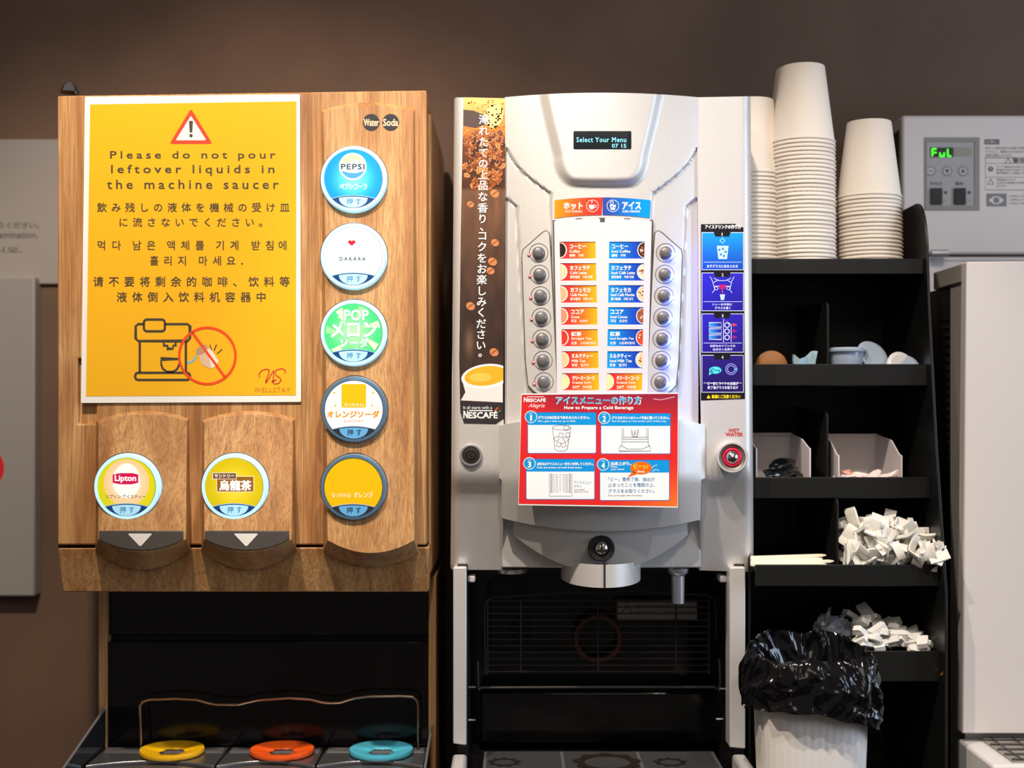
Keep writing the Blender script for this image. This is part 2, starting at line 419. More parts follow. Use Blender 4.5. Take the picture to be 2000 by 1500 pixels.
# Water / Soda stickers
for cx, s in ((725, 'Water'), (763, 'Soda')):
    I = Ink(yr); I.ell(cx, 239, 16.5, 16.5, (22, 20, 26), 1); wd = 15
    I.text(s, cx-wd, 232, cx+wd, 246, (236, 190, 160), .03, L=3); I.make('round_sticker', P_gloss, dd, label='black round sticker reading '+s)

NAVY = (22, 62, 120)
def drink_button(cx, cy, Yb, parent, draw, lit):
    R = 65.5; k = K(Yb); Yf = Yb-.009; kf = K(Yf)
    c = W(cx, cy, Yf)
    bm = bmesh.new(); lathe(bm, (c.x, Yb+.003, c.z), [(R*k, 0), (R*k, -.004), ((R-1.5)*k, -.009), ((R-3)*k, -.012), ((R-8)*k, -.0125), ((R-9)*k, -.010)], 56)
    ring = obj('drink_button', bm, M_ringlit if lit else M_ringoff, parent, angle=50)
    bm = bmesh.new(); torus(bm, (c.x, Yb+.0005, c.z), (R+.3)*k, .0012, 56, 6); obj('chrome_rim', bm, M_chrome, ring)
    I = Ink(Yf, 0); circ = [(cx+56.5*math.cos(2*PI*i/56), cy+56.5*math.sin(2*PI*i/56)) for i in range(56)]
    draw(I, cx, cy, circ)
    # lower navy segment and push tab
    a0 = math.asin(38/57); seg = [(cx+57*math.cos(a0+(PI-2*a0)*i/20), cy+57*math.sin(a0+(PI-2*a0)*i/20)) for i in range(21)]
    I.poly(arc(cx-43, cy+38, cx+43, cy+38, -6)+seg, NAVY if lit else (44, 46, 56), 6)
    I.line(arc(cx-42, cy+38.5, cx+42, cy+38.5, -6), 1.3, (150, 190, 225), 8)
    tab = (168, 222, 250) if lit else (100, 172, 224)
    I.poly(arc(cx-28, cy+37.5, cx+28, cy+37.5, -2.5)+[(cx+28*math.cos(t*PI/16), cy+38+18.5*math.sin(t*PI/16)) for t in range(17)], tab, 8)
    I.text('押', cx-13, cy+38.5, cx-1, cy+51, (60, 120, 170) if lit else (30, 50, 80), .01, L=10); I.text('す', cx+5, cy+38.5, cx+15, cy+51, (60, 120, 170) if lit else (30, 50, 80), .01, L=10)
    I.make('button_face', P_lit if lit else P_lit2, ring)
M_ringlit = mat('lit_ring', (176, 226, 250), .2, em=.72, coat=.3)
M_ringoff = mat('unlit_ring', (112, 160, 196), .15, .55, coat=.4)
def d_pepsi(I, cx, cy, circ):
    I.glow(cx, cy, 56.5, 56.5, (120, 226, 255), (0, 140, 232), 1, 56)
    I.ell(cx-1, cy-24, 27, 26.5, (250, 252, 255), 2)
    t = [(cx-1+24*math.cos(a), cy-24+23.5*math.sin(a)) for a in [PI+.35+(PI-.7)*i/12 for i in range(13)]]
    I.poly(t+[(cx+10, cy-36), (cx-4, cy-34), (cx-18, cy-30)], (250, 190, 165), 3)
    b = [(cx-1+24*math.cos(a), cy-24+23.5*math.sin(a)) for a in [.35+(PI-.7)*i/12 for i in range(13)]]
    I.poly(b+[(cx-10, cy-12), (cx+6, cy-11)], (70, 150, 215), 3)
    I.text('PEPSI', cx-24, cy-29, cx+22, cy-18, (14, 50, 76), .04, 1.1)
    I.text('ペプシコーラ', cx-27, cy+9, cx+27, cy+21, (225, 246, 255), .05)
def d_dakara(I, cx, cy, circ):
    I.poly(circ, (248, 250, 253), 1)
    h = []
    for i in range(40):
        t = 2*PI*i/40; h.append((cx-3+7.2*math.sin(t)**3, cy-26-(6.2*math.cos(t)-2.4*math.cos(2*t)-1*math.cos(3*t)-.4*math.cos(4*t))*.85))
    I.poly(h, (222, 16, 44), 2); I.text('DAKARA', cx-27, cy+2, cx+24, cy+9, (10, 80, 80), .03, 1.5)
def d_melon(I, cx, cy, circ):
    I.glow(cx, cy, 56.5, 56.5, (170, 232, 170), (62, 200, 120), 1, 56)
    for a in range(7):
        t = a*.9+.3; I.poly([(cx+20*math.cos(t), cy+20*math.sin(t)), (cx+54*math.cos(t+.12), cy+54*math.sin(t+.12)), (cx+54*math.cos(t+.4), cy+54*math.sin(t+.4))], (150, 238, 150) if a % 2 else (214, 240, 190), 2)
    for off, col, L in ((.16, (96, 196, 150), 3), (.05, (252, 255, 252), 5)):
        I.text('ひ', cx-30, cy-44, cx-22, cy-37, col, off/3, L=L); I.text('え', cx-30, cy-36, cx-22, cy-28, col, off/3, L=L)
        for tt, x0, y0, x1, y1 in (('POP', -18, -45, 30, -24), ('メロン', -44, -22, 46, 9), ('ソーダ', -26, 10, 30, 29)):
            e = 1.6 if L == 3 else 0
            I.text(tt, cx+x0-e, cy+y0-e, cx+x1+e, cy+y1+e, col, off*.45, L=L)
def d_orange_soda(I, cx, cy, circ):
    I.poly(circ, (250, 250, 252), 1)
    for sx in (-1, 1):
        for x, y, r in ((42, -10, 7), (34, -24, 4), (50, 2, 5), (31, 0, 4), (36, -36, 3)): I.ring(cx+sx*x, cy+y, r, r, 1, (255, 222, 196), 2, 20)
        I.ell(cx+sx*38, cy-33, 2, 2, (240, 180, 60), 3, 10); I.ell(cx+sx*36, cy-8, 2, 2, (240, 180, 60), 3, 10)
    I.rect(cx-24, cy-50, cx+24, cy-4, (255, 190, 16), 3, 4); I.text('なっちゃん!', cx-18, cy-13, cx+20, cy-6, (255, 245, 225), .02, L=5)
    I.text('オレンジソーダ', cx-52, cy+2, cx+50, cy+16, (238, 150, 10), .035); I.text('SUNTORY', cx-19, cy+20, cx+19, cy+25, (225, 140, 90), 0, 1.1)
def d_orange(I, cx, cy, circ):
    I.poly(circ, (255, 190, 10), 1); I.text('なっちゃん!', cx-42, cy+10, cx-5, cy+20, (255, 236, 200), .02); I.text('オレンジ', cx+1, cy+9, cx+38, cy+20, (255, 244, 220), .02)
def d_lipton(I, cx, cy, circ):
    I.glow(cx, cy, 56.5, 56.5, (255, 222, 150), (214, 212, 20), 1, 56)
    I.glow(cx, cy-8, 44, 46, (255, 255, 255), (250, 206, 150), 2, 40, 7); I.glow(cx, cy-12, 27, 34, (255, 255, 255), (255, 250, 246), 2.5, 30)
    I.poly([(cx-27, cy-24), (cx-12, cy-27), (cx+12, cy-27), (cx+23, cy-24), (cx+23, cy-8), (cx+10, cy-5), (cx-12, cy-5), (cx-27, cy-8)], (206, 20, 84), 3)
    I.text('Lipton', cx-23, cy-23, cx+19, cy-8, (255, 255, 255), .045, L=5); I.text('リプトン アイスティー', cx-40, cy+15, cx+37, cy+23, (30, 60, 50), .01)
def d_oolong(I, cx, cy, circ):
    I.glow(cx, cy, 56.5, 56.5, (240, 214, 60), (202, 184, 14), 1, 56)
    for x0, y0, x1, y1 in ((-39, -28, 38, 12),):
        I.rect(cx-34, cy-21, cx+39, cy+10, (244, 236, 220), 2); I.rect(cx-33, cy-20, cx+38, cy+9, (142, 92, 26), 3)
        I.rect(cx-42, cy-28, cx+5, cy-15, (244, 236, 220), 4); I.rect(cx-41, cy-27, cx+4, cy-16, (112, 82, 60), 5)
    I.text('サントリー', cx-38, cy-25, cx, cy-18, (250, 248, 240), .02, L=7); I.text('烏龍茶', cx-29, cy-13, cx+34, cy+7, (255, 255, 252), .035, L=5)
for cx, cy, dr, lit in ((690,349,d_pepsi,1),(690,500,d_dakara,1),(690,650,d_melon,1),(691,800,d_orange_soda,0),(690,952,d_orange,0)):
    drink_button(cx, cy, yr(cx, cy)-.001, dd, dr, lit)
drink_button(247, 951, yl(0, 951)-.001, dd, d_lipton, 1); drink_button(457, 951, yl(0, 951)-.001, dd, d_oolong, 1)

# base under the housing: wooden sides, glossy back panels
bm = bmesh.new(); box(bm, (DX0, .17, .82), (DX0+.012, .43, zb)); obj('base_side', bm, M_wood2, dd, bevel=.001)
bm = bmesh.new(); box(bm, (DX1-.010, .17, .82), (DX1+.001, .43, zb)); obj('base_side', bm, M_wood3, dd, bevel=.001)
bm = bmesh.new(); pbox(bm, 206, 1130, 836, 1240, .182, .20); obj('back_panel', bm, M_gloss, dd, bevel=.001)
bm = bmesh.new(); pbox(bm, 206, 1254, 836, 1500, .176, .20)
obj('back_panel', bm, M_gloss, dd, bevel=.001)
bm = bmesh.new(); pbox(bm, 206, 1235, 836, 1260, .192, .21); obj('panel_joint', bm, M_dark, dd)
# drip tray unit
TZ = .951
bm = bmesh.new(); box(bm, (DX0+.012, -.04, .82), (DX1-.012, .174, TZ-.022)); obj('tray_base', bm, M_black, dd, bevel=.002)
for s, x in ((0, DX0+.008), (1, DX1-.006)):
    bm = bmesh.new(); b = [bm.verts.new(p) for p in ((x, .172, 1.008-.022*s), (x, .172, TZ-.03), (x, -.04, TZ-.03), (x, -.04, .962-.004*s))]
    f = bm.faces.new(b); e = bmesh.ops.extrude_face_region(bm, geom=[f]); bmesh.ops.translate(bm, verts=[v for v in e['geom'] if isinstance(v, bmesh.types.BMVert)], vec=(.003, 0, 0))
    obj('side_guard', bm, M_smoke if 'M_smoke' in globals() else mat('smoked_acrylic', (70, 72, 76), .1, trans=.75), dd)
    bm = bmesh.new(); tube(bm, [(x+.0015, .172, 1.0085-.022*s), (x+.0015, -.04, .9625-.004*s)], .0018, 6); obj('guard_edge', bm, M_silver2, dd)
xs = [-.600, -.4165, -.2755, -.123]
for i in range(3):
    x0, x1 = xs[i]+.002, xs[i+1]-.002; bm = bmesh.new()
    fr = [(x1-(x1-x0)*t/12, .066+.05*4*(t/12)*(1-t/12)*.55) for t in range(13)]
    top = [(x0, .168), (x1, .168)]+fr; a = [bm.verts.new((x, y, TZ)) for x, y in top]; b = [bm.verts.new((x, y, TZ-.012)) for x, y in top]
    bm.faces.new(a); bm.faces.new(b[::-1])
    for j in range(len(a)): bm.faces.new((a[j], b[j], b[(j+1) % len(a)], a[(j+1) % len(a)]))
    pl = obj('tray_plate', bm, M_steel, dd, bevel=.001)
    bm = bmesh.new()
    for y in (.158, .148, .138): box(bm, (x0+.004, y, TZ), (x1-.004, y+.003, TZ+.0015))
    obj('plate_ridge', bm, M_steel, pl)
    bm = bmesh.new(); a = [bm.verts.new((x, y-.006, TZ-.005)) for x, y in fr]; b = [bm.verts.new((x+(-.5*(x-(x0+x1)/2))*.5, y-.07, TZ-.022)) for x, y in fr]
    for j in range(12): bm.faces.new((a[j], a[j+1], b[j+1], b[j]))
    obj('tray_bowl', bm, M_steel, pl)
for cx, col, nm in ((336, (250, 190, 20), 'yellow'), (551, (250, 96, 28), 'orange'), (744.5, (84, 196, 226), 'light blue')):
    c = W(cx, 1473, .127); bm = bmesh.new(); seg = 48
    rings = []
    for r, h in ((.044, 0), (.0465, .003), (.0455, .0075), (.040, .0075), (.030, .0045), (.020, .003), (.019, .001)):
        ring = []
        for i in range(seg):
            a = 2*PI*i/seg; lob = 1+(.10*math.cos(6*a) if .015 < r < .035 else 0)
            ring.append(bm.verts.new((c.x+r*lob*math.cos(a), .127+r*lob*math.sin(a), TZ+.0015+h)))
        rings.append(ring)
    for A, B in zip(rings, rings[1:]):
        for i in range(seg): bm.faces.new((A[i], A[(i+1) % seg], B[(i+1) % seg], B[i]))
    obj('cup_ring', bm, mat(nm.replace(' ', '_')+'_ring_plastic', col, .35), dd, angle=60, label=nm+' plastic cup ring')
gp = [(276,1466),(274,1410),(273,1379),(279,1370),(292,1366),(345,1364),(385,1367),(410,1374),(424,1376),(466,1376),(482,1372),(505,1367),(565,1363),(605,1366),(630,1372),(645,1373),(664,1372),(690,1364),(720,1360),(780,1359),(806,1361),(815,1368),(817,1380),(817,1466)]
bm = bmesh.new(); tube(bm, [W(x, y, .150) for x, y in gp], .0019, 8); obj('cup_guard_wire', bm, M_copper, dd, angle=60)

# ---------------------------------------------------------------- yellow notice
g = empty('yellow_notice', W(375, 787, -.003), 'white-bordered yellow sign about leftover liquids, on the wooden dispenser front', 'sign')
bm = bmesh.new(); yn = lambda x, y: -.0030
panel(bm, rpoly([(166,189),(586,184),(588,785),(158,787)], 3), yn, -.0005)
obj('laminated_sheet', bm, M_sheet, g, angle=60)
I = Ink(yn); I.poly([(176,204),(579,198),(578,772),(168,774)], (248, 186, 34), 1); I.make('yellow_field', P_gloss, g)
I = Ink(yn, .0005); G = (72, 64, 50)
I.poly(rpoly([(373,212),(415,281),(331,281)], 6), (238, 62, 30), 2); I.poly(rpoly([(373,226),(403,274),(343,274)], 3), (246, 243, 235), 3)
I.poly([(369,236),(377,236),(375.5,259),(370.5,259)], G, 5); I.ell(373, 265, 3.4, 3.4, G, 5, 16)
for s, x0, y0, x1, y1 in (('Please do not pour', 215, 295, 538, 314), ('leftover liquids in', 217, 322, 536, 343), ('the machine saucer', 209, 351, 544, 369)): I.text(s, x0, y0, x1, y1, G, .014, 1.42, 3)
def spaced(s, x0, x1, cy, em, off=.012):
    n = len(s)
    for i, ch in enumerate(s):
        if ch != ' ': I.glyph(ch, x0+(x1-x0)*i/(n-1), cy, em, G, off)
spaced('飲み残しの液体を機械の受け皿', 199, 556, 405, 19.5); spaced('に流さないでください。', 241, 515, 434, 19.5)
for ch, x in zip('먹다남은액체를기계받침에', (199, 228, 268, 296, 335, 363, 391, 431, 459, 500, 528, 553)): I.glyph(ch, x, 479, 20, G, .012)
for ch, x in zip('흘리지마세요', (302, 329, 357, 397, 425, 452)): I.glyph(ch, x, 509, 20, G, .012)
I.ell(473, 515, 1.8, 1.8, G, 3, 10)
spaced('请不要将剩余的咖啡、饮料等', 192, 556, 550, 21); spaced('液体倒入饮料机容器中', 238, 510, 580, 21)
def outl(pts, w=4.6, col=G, cl=True, L=3): I.line(pts, w, col, L, cl)
outl(rpoly([(281,624),(322,624),(322,647),(281,647)], 7)); outl(rpoly([(323,633),(372,633),(372,667),(265,667),(265,633),(280,633)], 7)[0:0] or [(323,633),(366,633),(371,637),(371,661),(366,666),(270,666),(265,661),(265,637),(270,633),(280,633)], cl=False)
outl([(273,668),(273,727)], cl=False); outl([(363,668),(363,727)], cl=False)
outl(rpoly([(264,728),(371,728),(371,742),(264,742)], 7))
outl([(320,669),(320,675),(327,675),(327,681),(338,681),(338,675),(343,675),(343,669)], 3.6, cl=False)
outl([(315,701),(350,701),(350,712),(346,721),(338,726),(326,726),(318,720),(315,712)], 4)
I.ring(405, 695, 55, 55, 5, (240, 78, 26), 5, 56); I.line([(376,650),(439,736)], 5, (240, 78, 26), 5)
I.poly([(384,682),(398,675),(412,683),(426,706),(424,714),(410,720),(394,712)], (226, 190, 160), 3); I.poly([(404,684),(411,680),(427,706),(422,714),(414,720)], (240, 232, 222), 4)
I.ell(394, 683, 13, 8, (190, 150, 120), 4, 20, -.7); I.line([(384,694),(378,704),(366,709)], 4, (140, 190, 220), 4)
for p in ([(410,673),(413,684)], [(423,673),(418,685)], [(434,682),(424,691)]): I.line(p, 1.8, G, 4)
R_ = (204, 36, 60)
I.line([(507,737),(506,730),(511,724),(519,721),(525,722),(525,730),(519,744),(519,748),(526,738),(535,723),(534,735),(533,746)], 1.8, R_, 3)
I.line([(557,729),(557,723),(551,720),(541,722),(536,728),(539,733),(547,738),(549,743),(544,749),(536,750),(531,746),(540,741)], 1.8, R_, 3)
I.text('WELLSTAY', 496, 757, 567, 766, (206, 120, 50), -.004, 1.15)
I.make('lettering', P, g)
# ---------------------------------------------------------------- coffee machine
def sm(t): t = max(0, min(1, t)); return t*t*(3-2*t)
U = [(1058,120),(1063,190),(1075,245),(1090,305)]+[(1090+35*(1-math.cos(t*PI/16)), 305+52*math.sin(t*PI/16)) for t in range(1, 9)]+[(1150,358),(1200,358)]
U += [(2350-x, y) for x, y in U[::-1]]
def segd(x, y):      # signed distance to the display shield's outline, positive outside
    best = 1e9; ins = False
    for (a, b), (c, d) in zip(U, U[1:]+U[:1]):
        if (b > y) != (d > y) and x < (c-a)*(y-b)/(d-b)+a: ins = not ins
        if (a, b) == U[-1]: continue
        ex, ey = c-a, d-b; t = max(0, min(1, ((x-a)*ex+(y-b)*ey)/(ex*ex+ey*ey+1e-9))); q = (x-a-ex*t)**2+(y-b-ey*t)**2
        if q < best: best = q
    return -math.sqrt(best) if ins else math.sqrt(best)
SW = [(150,-600),(288,988),(302,995),(318,1005),(335,1020),(350,1038),(364,1056),(377,1075),(820,1083)]
CR = [(150,-600),(383,-600),(386,988),(403,1009),(470,1012),(770,1030),(860,1034)]
def xat(T, y):
    for (a, b), (c, d) in zip(T, T[1:]):
        if y <= c: return b+(d-b)*(y-a)/(c-a) if b > -500 else (-999 if y < c-.01 else d)
    return T[-1][1]
def bulge(x): return -.027*(1-((x-1175)/190)**2)
def Yc(x, y):
    v = bulge(x); mx = x if x < 1175 else 2350-x
    if y < 400: v -= .0095*(1-sm(segd(x, y)/21+.5))
    v += .0042*sm((xat(SW, y)-mx)/3+.5)+.0042*sm((xat(CR, y)-mx)/3+.5)+.0022*math.exp(-((mx-xat(SW, y))/1.6)**2)+.0022*math.exp(-((mx-xat(CR, y))/1.6)**2)
    return v
def ztop(x): return 190-9*(1-((x-1175)/190)**2)
cm = empty('coffee_machine', W(1175, 1600, .15)*1, 'silver hot and iced drink machine with two rows of grey buttons', 'coffee machine')
cm.location.z = .82; ORG[cm.name].z = .82
bm = bmesh.new(); nx, ny = 127, 220; g_ = []
for i in range(nx):
    x = 986+(1364-986)*i/(nx-1); row = []
    for j in range(ny):
        y = ztop(x)+(840-ztop(x))*j/(ny-1); row.append(bm.verts.new(W(x, y, Yc(x, y))))
    q = row[0].co; row.insert(0, bm.verts.new((q.x, .06, q.z))); g_.append(row)
for i in range(nx-1):
    for j in range(ny): bm.faces.new((g_[i][j], g_[i+1][j], g_[i+1][j+1], g_[i][j+1]))
obj('front_door', bm, M_silver, cm, angle=40)
def colf(side):
    def f(x, y):
        xe = 887-6*(y-190)/920 if side < 0 else 1466+6*(y-190)/920
        d = abs(x-xe); r = 17; v = 0
        if d < r: v += .016*(1-math.sqrt(max(0, 1-((r-d)/r)**2)))
        return v+.036*sm((y-915)/60)*.35+.042*max(0, (y-935)/178)
    return f
for side, p in ((-1, [(887,190,5),(989,193),(985,600),(983,1000),(981,1113),(880,1113,5)]), (1, [(1361,190),(1466,188,5),(1472,1117,5),(1366,1114),(1371,1000),(1371,935),(1364,600)])):
    p = rpoly([(a[0], a[1], a[2] if len(a) > 2 else 0) for a in p])
    bm = bmesh.new(); panel(bm, p, colf(side), .09, 4, 14); obj('side_column', bm, M_silver, cm, angle=35)
X0, X1 = W(892, 0, .05).x, W(1455, 0, .05).x
bm = bmesh.new(); box(bm, (X0, .055, W(0, 1104, .05).z), (X1, .42, W(0, 197, .05).z)); obj('cabinet', bm, M_silver2, cm, bevel=.003)
bm = bmesh.new(); box(bm, (X0+.001, .05, .82), (X0+.015, .42, 1.235)); obj('bay_side', bm, M_black, cm)
bm = bmesh.new(); box(bm, (X1-.015, .05, .82), (X1-.001, .42, 1.235)); obj('bay_side', bm, M_black, cm)
bm = bmesh.new(); box(bm, (X0+.015, .27, .82), (X1-.015, .42, 1.235)); obj('bay_back', bm, M_gloss, cm)
bm = bmesh.new(); panel(bm, rect(938, 1352, 1408, 1452), .20, .27); obj('lower_back_panel', bm, M_gloss, cm, bevel=.003)
# pillars and base rails
for x0, x1, yb in ((885, 911, 1456), (1425, 1456, 1463)):
    bm = bmesh.new(); panel(bm, rpoly([(x0,1108),(x1,1108),(x1,yb),(x0,yb-3)], 3), .035, .07); obj('pillar', bm, M_silver, cm, bevel=.002)
for x0, x1 in ((-.0815, -.062), (.3026, .3215)):
    bm = bmesh.new(); box(bm, (x0, -.12, .82), (x1, .033, .976)); obj('base_rail', bm, M_silver, cm, bevel=.004)
bm = bmesh.new(); box(bm, (-.062, -.12, .82), (.3026, .27, .936)); obj('base', bm, M_black, cm, bevel=.002)
gz = .9523
bm = bmesh.new(); gx0, gx1 = -.0405, .293
for i in range(46): y = -.08+i*.0048; box(bm, (gx0, y, gz-.003), (gx1, y+.0021, gz))
for x in (gx0, -.0+.07, .18, gx1-.004): box(bm, (x, -.08, gz-.0035), (x+.004, .1375, gz-.0005))
obj('drip_grille', bm, M_steel, cm, kind='stuff')
for cx, r in ((985, .021), (1186, .046), (1309, .021)):
    c = W(cx, 1489, .078); bm = bmesh.new()
    n = 48; A = [bm.verts.new((c.x+(r+.0035*math.sin(9*2*PI*i/n))*math.cos(2*PI*i/n), .078+(r+.0035*math.sin(9*2*PI*i/n))*math.sin(2*PI*i/n), gz+.0008)) for i in range(n)]
    B = [bm.verts.new((c.x+r*.70*math.cos(2*PI*i/n), .078+r*.70*math.sin(2*PI*i/n), gz+.0008)) for i in range(n)]
    for i in range(n): bm.faces.new((A[i], A[(i+1) % n], B[(i+1) % n], B[i]))
    obj('cup_target', bm, mat('stained_brass', (48, 40, 32), .5, .4) if cx == 985 else bpy.data.materials['stained_brass'], cm)
# wire guard in the bay
bm = bmesh.new()
tube(bm, [W(*p, .16) for p in ((948,1316),(946,1185),(950,1172),(962,1167),(1100,1157),(1250,1155),(1380,1162),(1394,1168),(1398,1180),(1398,1247))], .0016, 6)
tube(bm, [W(*p, .16) for p in ((1385,1166),(1385,1316))], .0013, 6); tube(bm, [W(*p, .16) for p in ((952,1168),(952,1316))], .0013, 6)
tube(bm, [W(*p, .12) for p in ((933,1292),(934,1345),(936,1348),(940,1343),(1170,1342),(1396,1342),(1404,1350),(1407,1330),(1405,1288))], .0018, 8)
wg = obj('wire_guard', bm, M_darkwire, cm, angle=60)
for i in range(12):
    y = 1173+i*12.6; bm = bmesh.new(); tube(bm, [W(952, y, .16), W(1386, y, .16)], .0011, 6); obj('guard_bar', bm, M_darkwire, wg, angle=60)
for x in (1017, 1168, 1320): bm = bmesh.new(); tube(bm, [W(x, 1171, .158), W(x, 1314, .158)], .0014, 6); obj('guard_bar', bm, M_darkwire, wg, angle=60)
bm = bmesh.new(); torus(bm, W(1168, 1247, .245), 43*K(.245), .0045, 40, 8); obj('round_port', bm, mat('red_brown_seal', (92, 48, 38), .5), cm, angle=60)
bm = bmesh.new(); torus(bm, W(1017, 1238, .245), 20*K(.245), .0015, 32, 6); obj('small_port', bm, M_dark, cm, angle=60)
bm = bmesh.new(); pbox(bm, 1206, 1176, 1362, 1212, .235, .27); wl = obj('warning_plate', bm, mat('grey_label', (150, 146, 142), .6), cm, bevel=.001)
I = Ink(.235); I.line([(1214,1198),(1224,1180),(1235,1198)], 1.5, (20,20,20), 2, True); I.text('高温の湯が出ます', 1242, 1181, 1318, 1188, (40,40,40)); I.text('やけどにご注意ください', 1242, 1192, 1352, 1200, (40,40,40)); I.make('lettering', P, wl)
for x, y in ((921,1131),(1413,1131)): bm = bmesh.new(); pbox(bm, x-7, y-7, x+7, y+7, .06, .09); obj('clip', bm, M_whited, cm, bevel=.002)
for x, y in ((922,1342),(922,1406),(1412,1345),(1406,1404)): bm = bmesh.new(); pbox(bm, x-7, y-1.5, x+7, y+1.5, .07, .09); obj('clip', bm, M_chrome, cm)

# middle bulge, hood, nozzle
def Ymid(x, y):
    e = max(0, abs(x-1175)-150)/55
    return -.040*(1-((x-1175)/205)**2)-.008+.024*max(0, (y-936)/95)+.006*e*e*(1 if y > 815 else 1)
mid = [(975,831),(1010,824),(1090,818),(1175,815),(1260,815),(1336,818),(1377,831),(1377,934),(1370,937),(1368,1015)]+arc(1368,1015,980,1012,24,16,False)+[(980,1012),(980,937),(975,934)]
bm = bmesh.new(); panel(bm, mid, Ymid, .06, 10, 12); obj('middle_bulge', bm, M_silver, cm, angle=35, bevel=.0015)
Yh = lambda x, y: -.034*(1-((x-1173)/172)**2)+.016+.026*(y-1030)/85
hood = [(1003,1012),(1342,1012),(1343,1045)]+arc(1343,1045,1003,1045,71,20,False)+[(1003,1045)]
bm = bmesh.new(); panel(bm, hood, Yh, .06, 8, 10); obj('dispensing_hood', bm, M_silver, cm, angle=35, bevel=.0012)
bm = bmesh.new(); pbox(bm, 979, 985, 1369, 1109, .045, .08); obj('lower_plate', bm, M_silver, cm, bevel=.002)
bm = bmesh.new(); c = W(1173, 1128, .06); z1 = W(0, 1090, .06).z-c.z
n = 40; A = []; B = []; Cc = []
for i in range(n+1):
    a = PI+PI*i/n; x = c.x+79*K(.02)*math.cos(a); y = .06+.078*math.sin(a)
    A.append(bm.verts.new((x, y, c.z+z1))); B.append(bm.verts.new((x, y, c.z-.004*abs(math.sin(a))))); Cc.append(bm.verts.new((c.x+(x-c.x)*.9, .06+(y-.06)*.9, c.z+.002)))
for i in range(n): bm.faces.new((A[i], A[i+1], B[i+1], B[i])); bm.faces.new((B[i], B[i+1], Cc[i+1], Cc[i]))
nz = obj('nozzle_cover', bm, M_silver, cm, angle=50)
bm = bmesh.new(); box(bm, (c.x-.0012, -.0195, c.z-.0045), (c.x+.0012, -.010, c.z+.03)); obj('cover_seam', bm, M_dark, nz)
bm = bmesh.new(); s_ = W(1324, 1110, .05); kk = K(.05)
lathe(bm, s_, [(20*kk, 0), (19*kk, -.006), (13*kk, -.010), (12.5*kk, -68*kk), (10.5*kk, -68*kk), (10.5*kk, -60*kk)], 32, 'Z'); obj('water_spout', bm, M_chrome if 0 else M_silver2, cm, angle=40)
bm = bmesh.new(); s_ = W(1000, 1110, .07); lathe(bm, s_, [(30*kk, 0), (28*kk, -.006), (10*kk, -.008)], 32, 'Z', cap1=True); obj('foot_disc', bm, M_silver2, cm, angle=40)
# stop button
c = W(1174, 1070, Yh(1174, 1071)); k = K(c.y)
bm = bmesh.new(); lathe(bm, c, [(26*k, .012), (26*k, -.007), (24*k, -.009), (15*k, -.008), (14.5*k, -.002)], 40, cap1=True); sb = obj('stop_button', bm, M_black, cm, angle=40, label='black ringed stop button')
bm = bmesh.new(); lathe(bm, (c.x, c.y-.006, c.z), [(14*k, .001), (13.6*k, -.003), (10*k, -.006), (5*k, -.0075), (.01*k, -.008)], 32); obj('crystal_cap', bm, M_chrome, sb, angle=60)
bm = bmesh.new(); box(bm, (c.x-.0012, c.y-.0145, c.z-.006), (c.x+.0012, c.y-.010, c.z+.006)); obj('cap_slot', bm, M_black, sb)
I = Ink(Yh); I.text('STOP', 1159, 1101, 1188, 1109, (150, 24, 24), .03); I.make('stop_lettering', P, cm)
# key lock and hot water button
c = W(920, 889, 0); k = K(0)
bm = bmesh.new(); lathe(bm, c, [(22*k, .004), (22*k, -.003), (20.5*k, -.005), (17.5*k, -.005), (16.5*k, -.002)], 40); lk = obj('key_lock', bm, M_silver2, cm, angle=40)
bm = bmesh.new(); lathe(bm, c, [(17*k, .002), (16.5*k, -.0035), (9.5*k, -.004), (8.5*k, -.0025), (8*k, -.0045), (.01*k, -.0045)], 32); obj('lock_barrel', bm, mat('dark_metal', (96, 92, 88), .3, .9), lk, angle=35)
bm = bmesh.new(); box(bm, (c.x-.001, c.y-.0052, c.z-.003), (c.x+.001, c.y-.004, c.z+.003)); obj('keyhole', bm, M_black, lk)
c = W(1430, 893, -.012); k = K(-.012)
bm = bmesh.new(); lathe(bm, (c.x, 0, c.z-.004), [(24*k, .01), (27*k, 0)], 40); lathe(bm, c, [(24*k, .022), (30*k, .004), (31*k, 0), (29.5*k, -.002), (26*k, -.002), (25.5*k, .001)], 48)
hw = obj('hot_water_button', bm, M_silver, cm, angle=50, label='round hot water button with a red ring')
bm = bmesh.new(); lathe(bm, c, [(25.8*k, .002), (25*k, -.0005), (17.5*k, .0025)], 40); obj('bezel', bm, mat('bezel_metal', (120, 116, 112), .45, .5), hw, angle=50)
bm = bmesh.new(); torus(bm, (c.x, c.y, c.z), 16.2*k, 1.9*k, 40, 8); obj('red_ring', bm, mat('glowing_red_ring', (226, 20, 60), .25, em=.25), hw, angle=60)
bm = bmesh.new(); lathe(bm, (c.x, c.y+.001, c.z), [(14*k, 0), (13*k, -.003), (9*k, -.006), (4*k, -.0075), (.01*k, -.008)], 32); obj('crystal_cap', bm, M_chrome, hw, angle=60)
I = Ink(colf(1)); I.text('HOT', 1424, 837, 1444, 843.5, (196, 26, 36), .03); I.text('WATER', 1417, 845, 1451, 852, (196, 26, 36), .03); I.make('hot_water_lettering', P, cm)

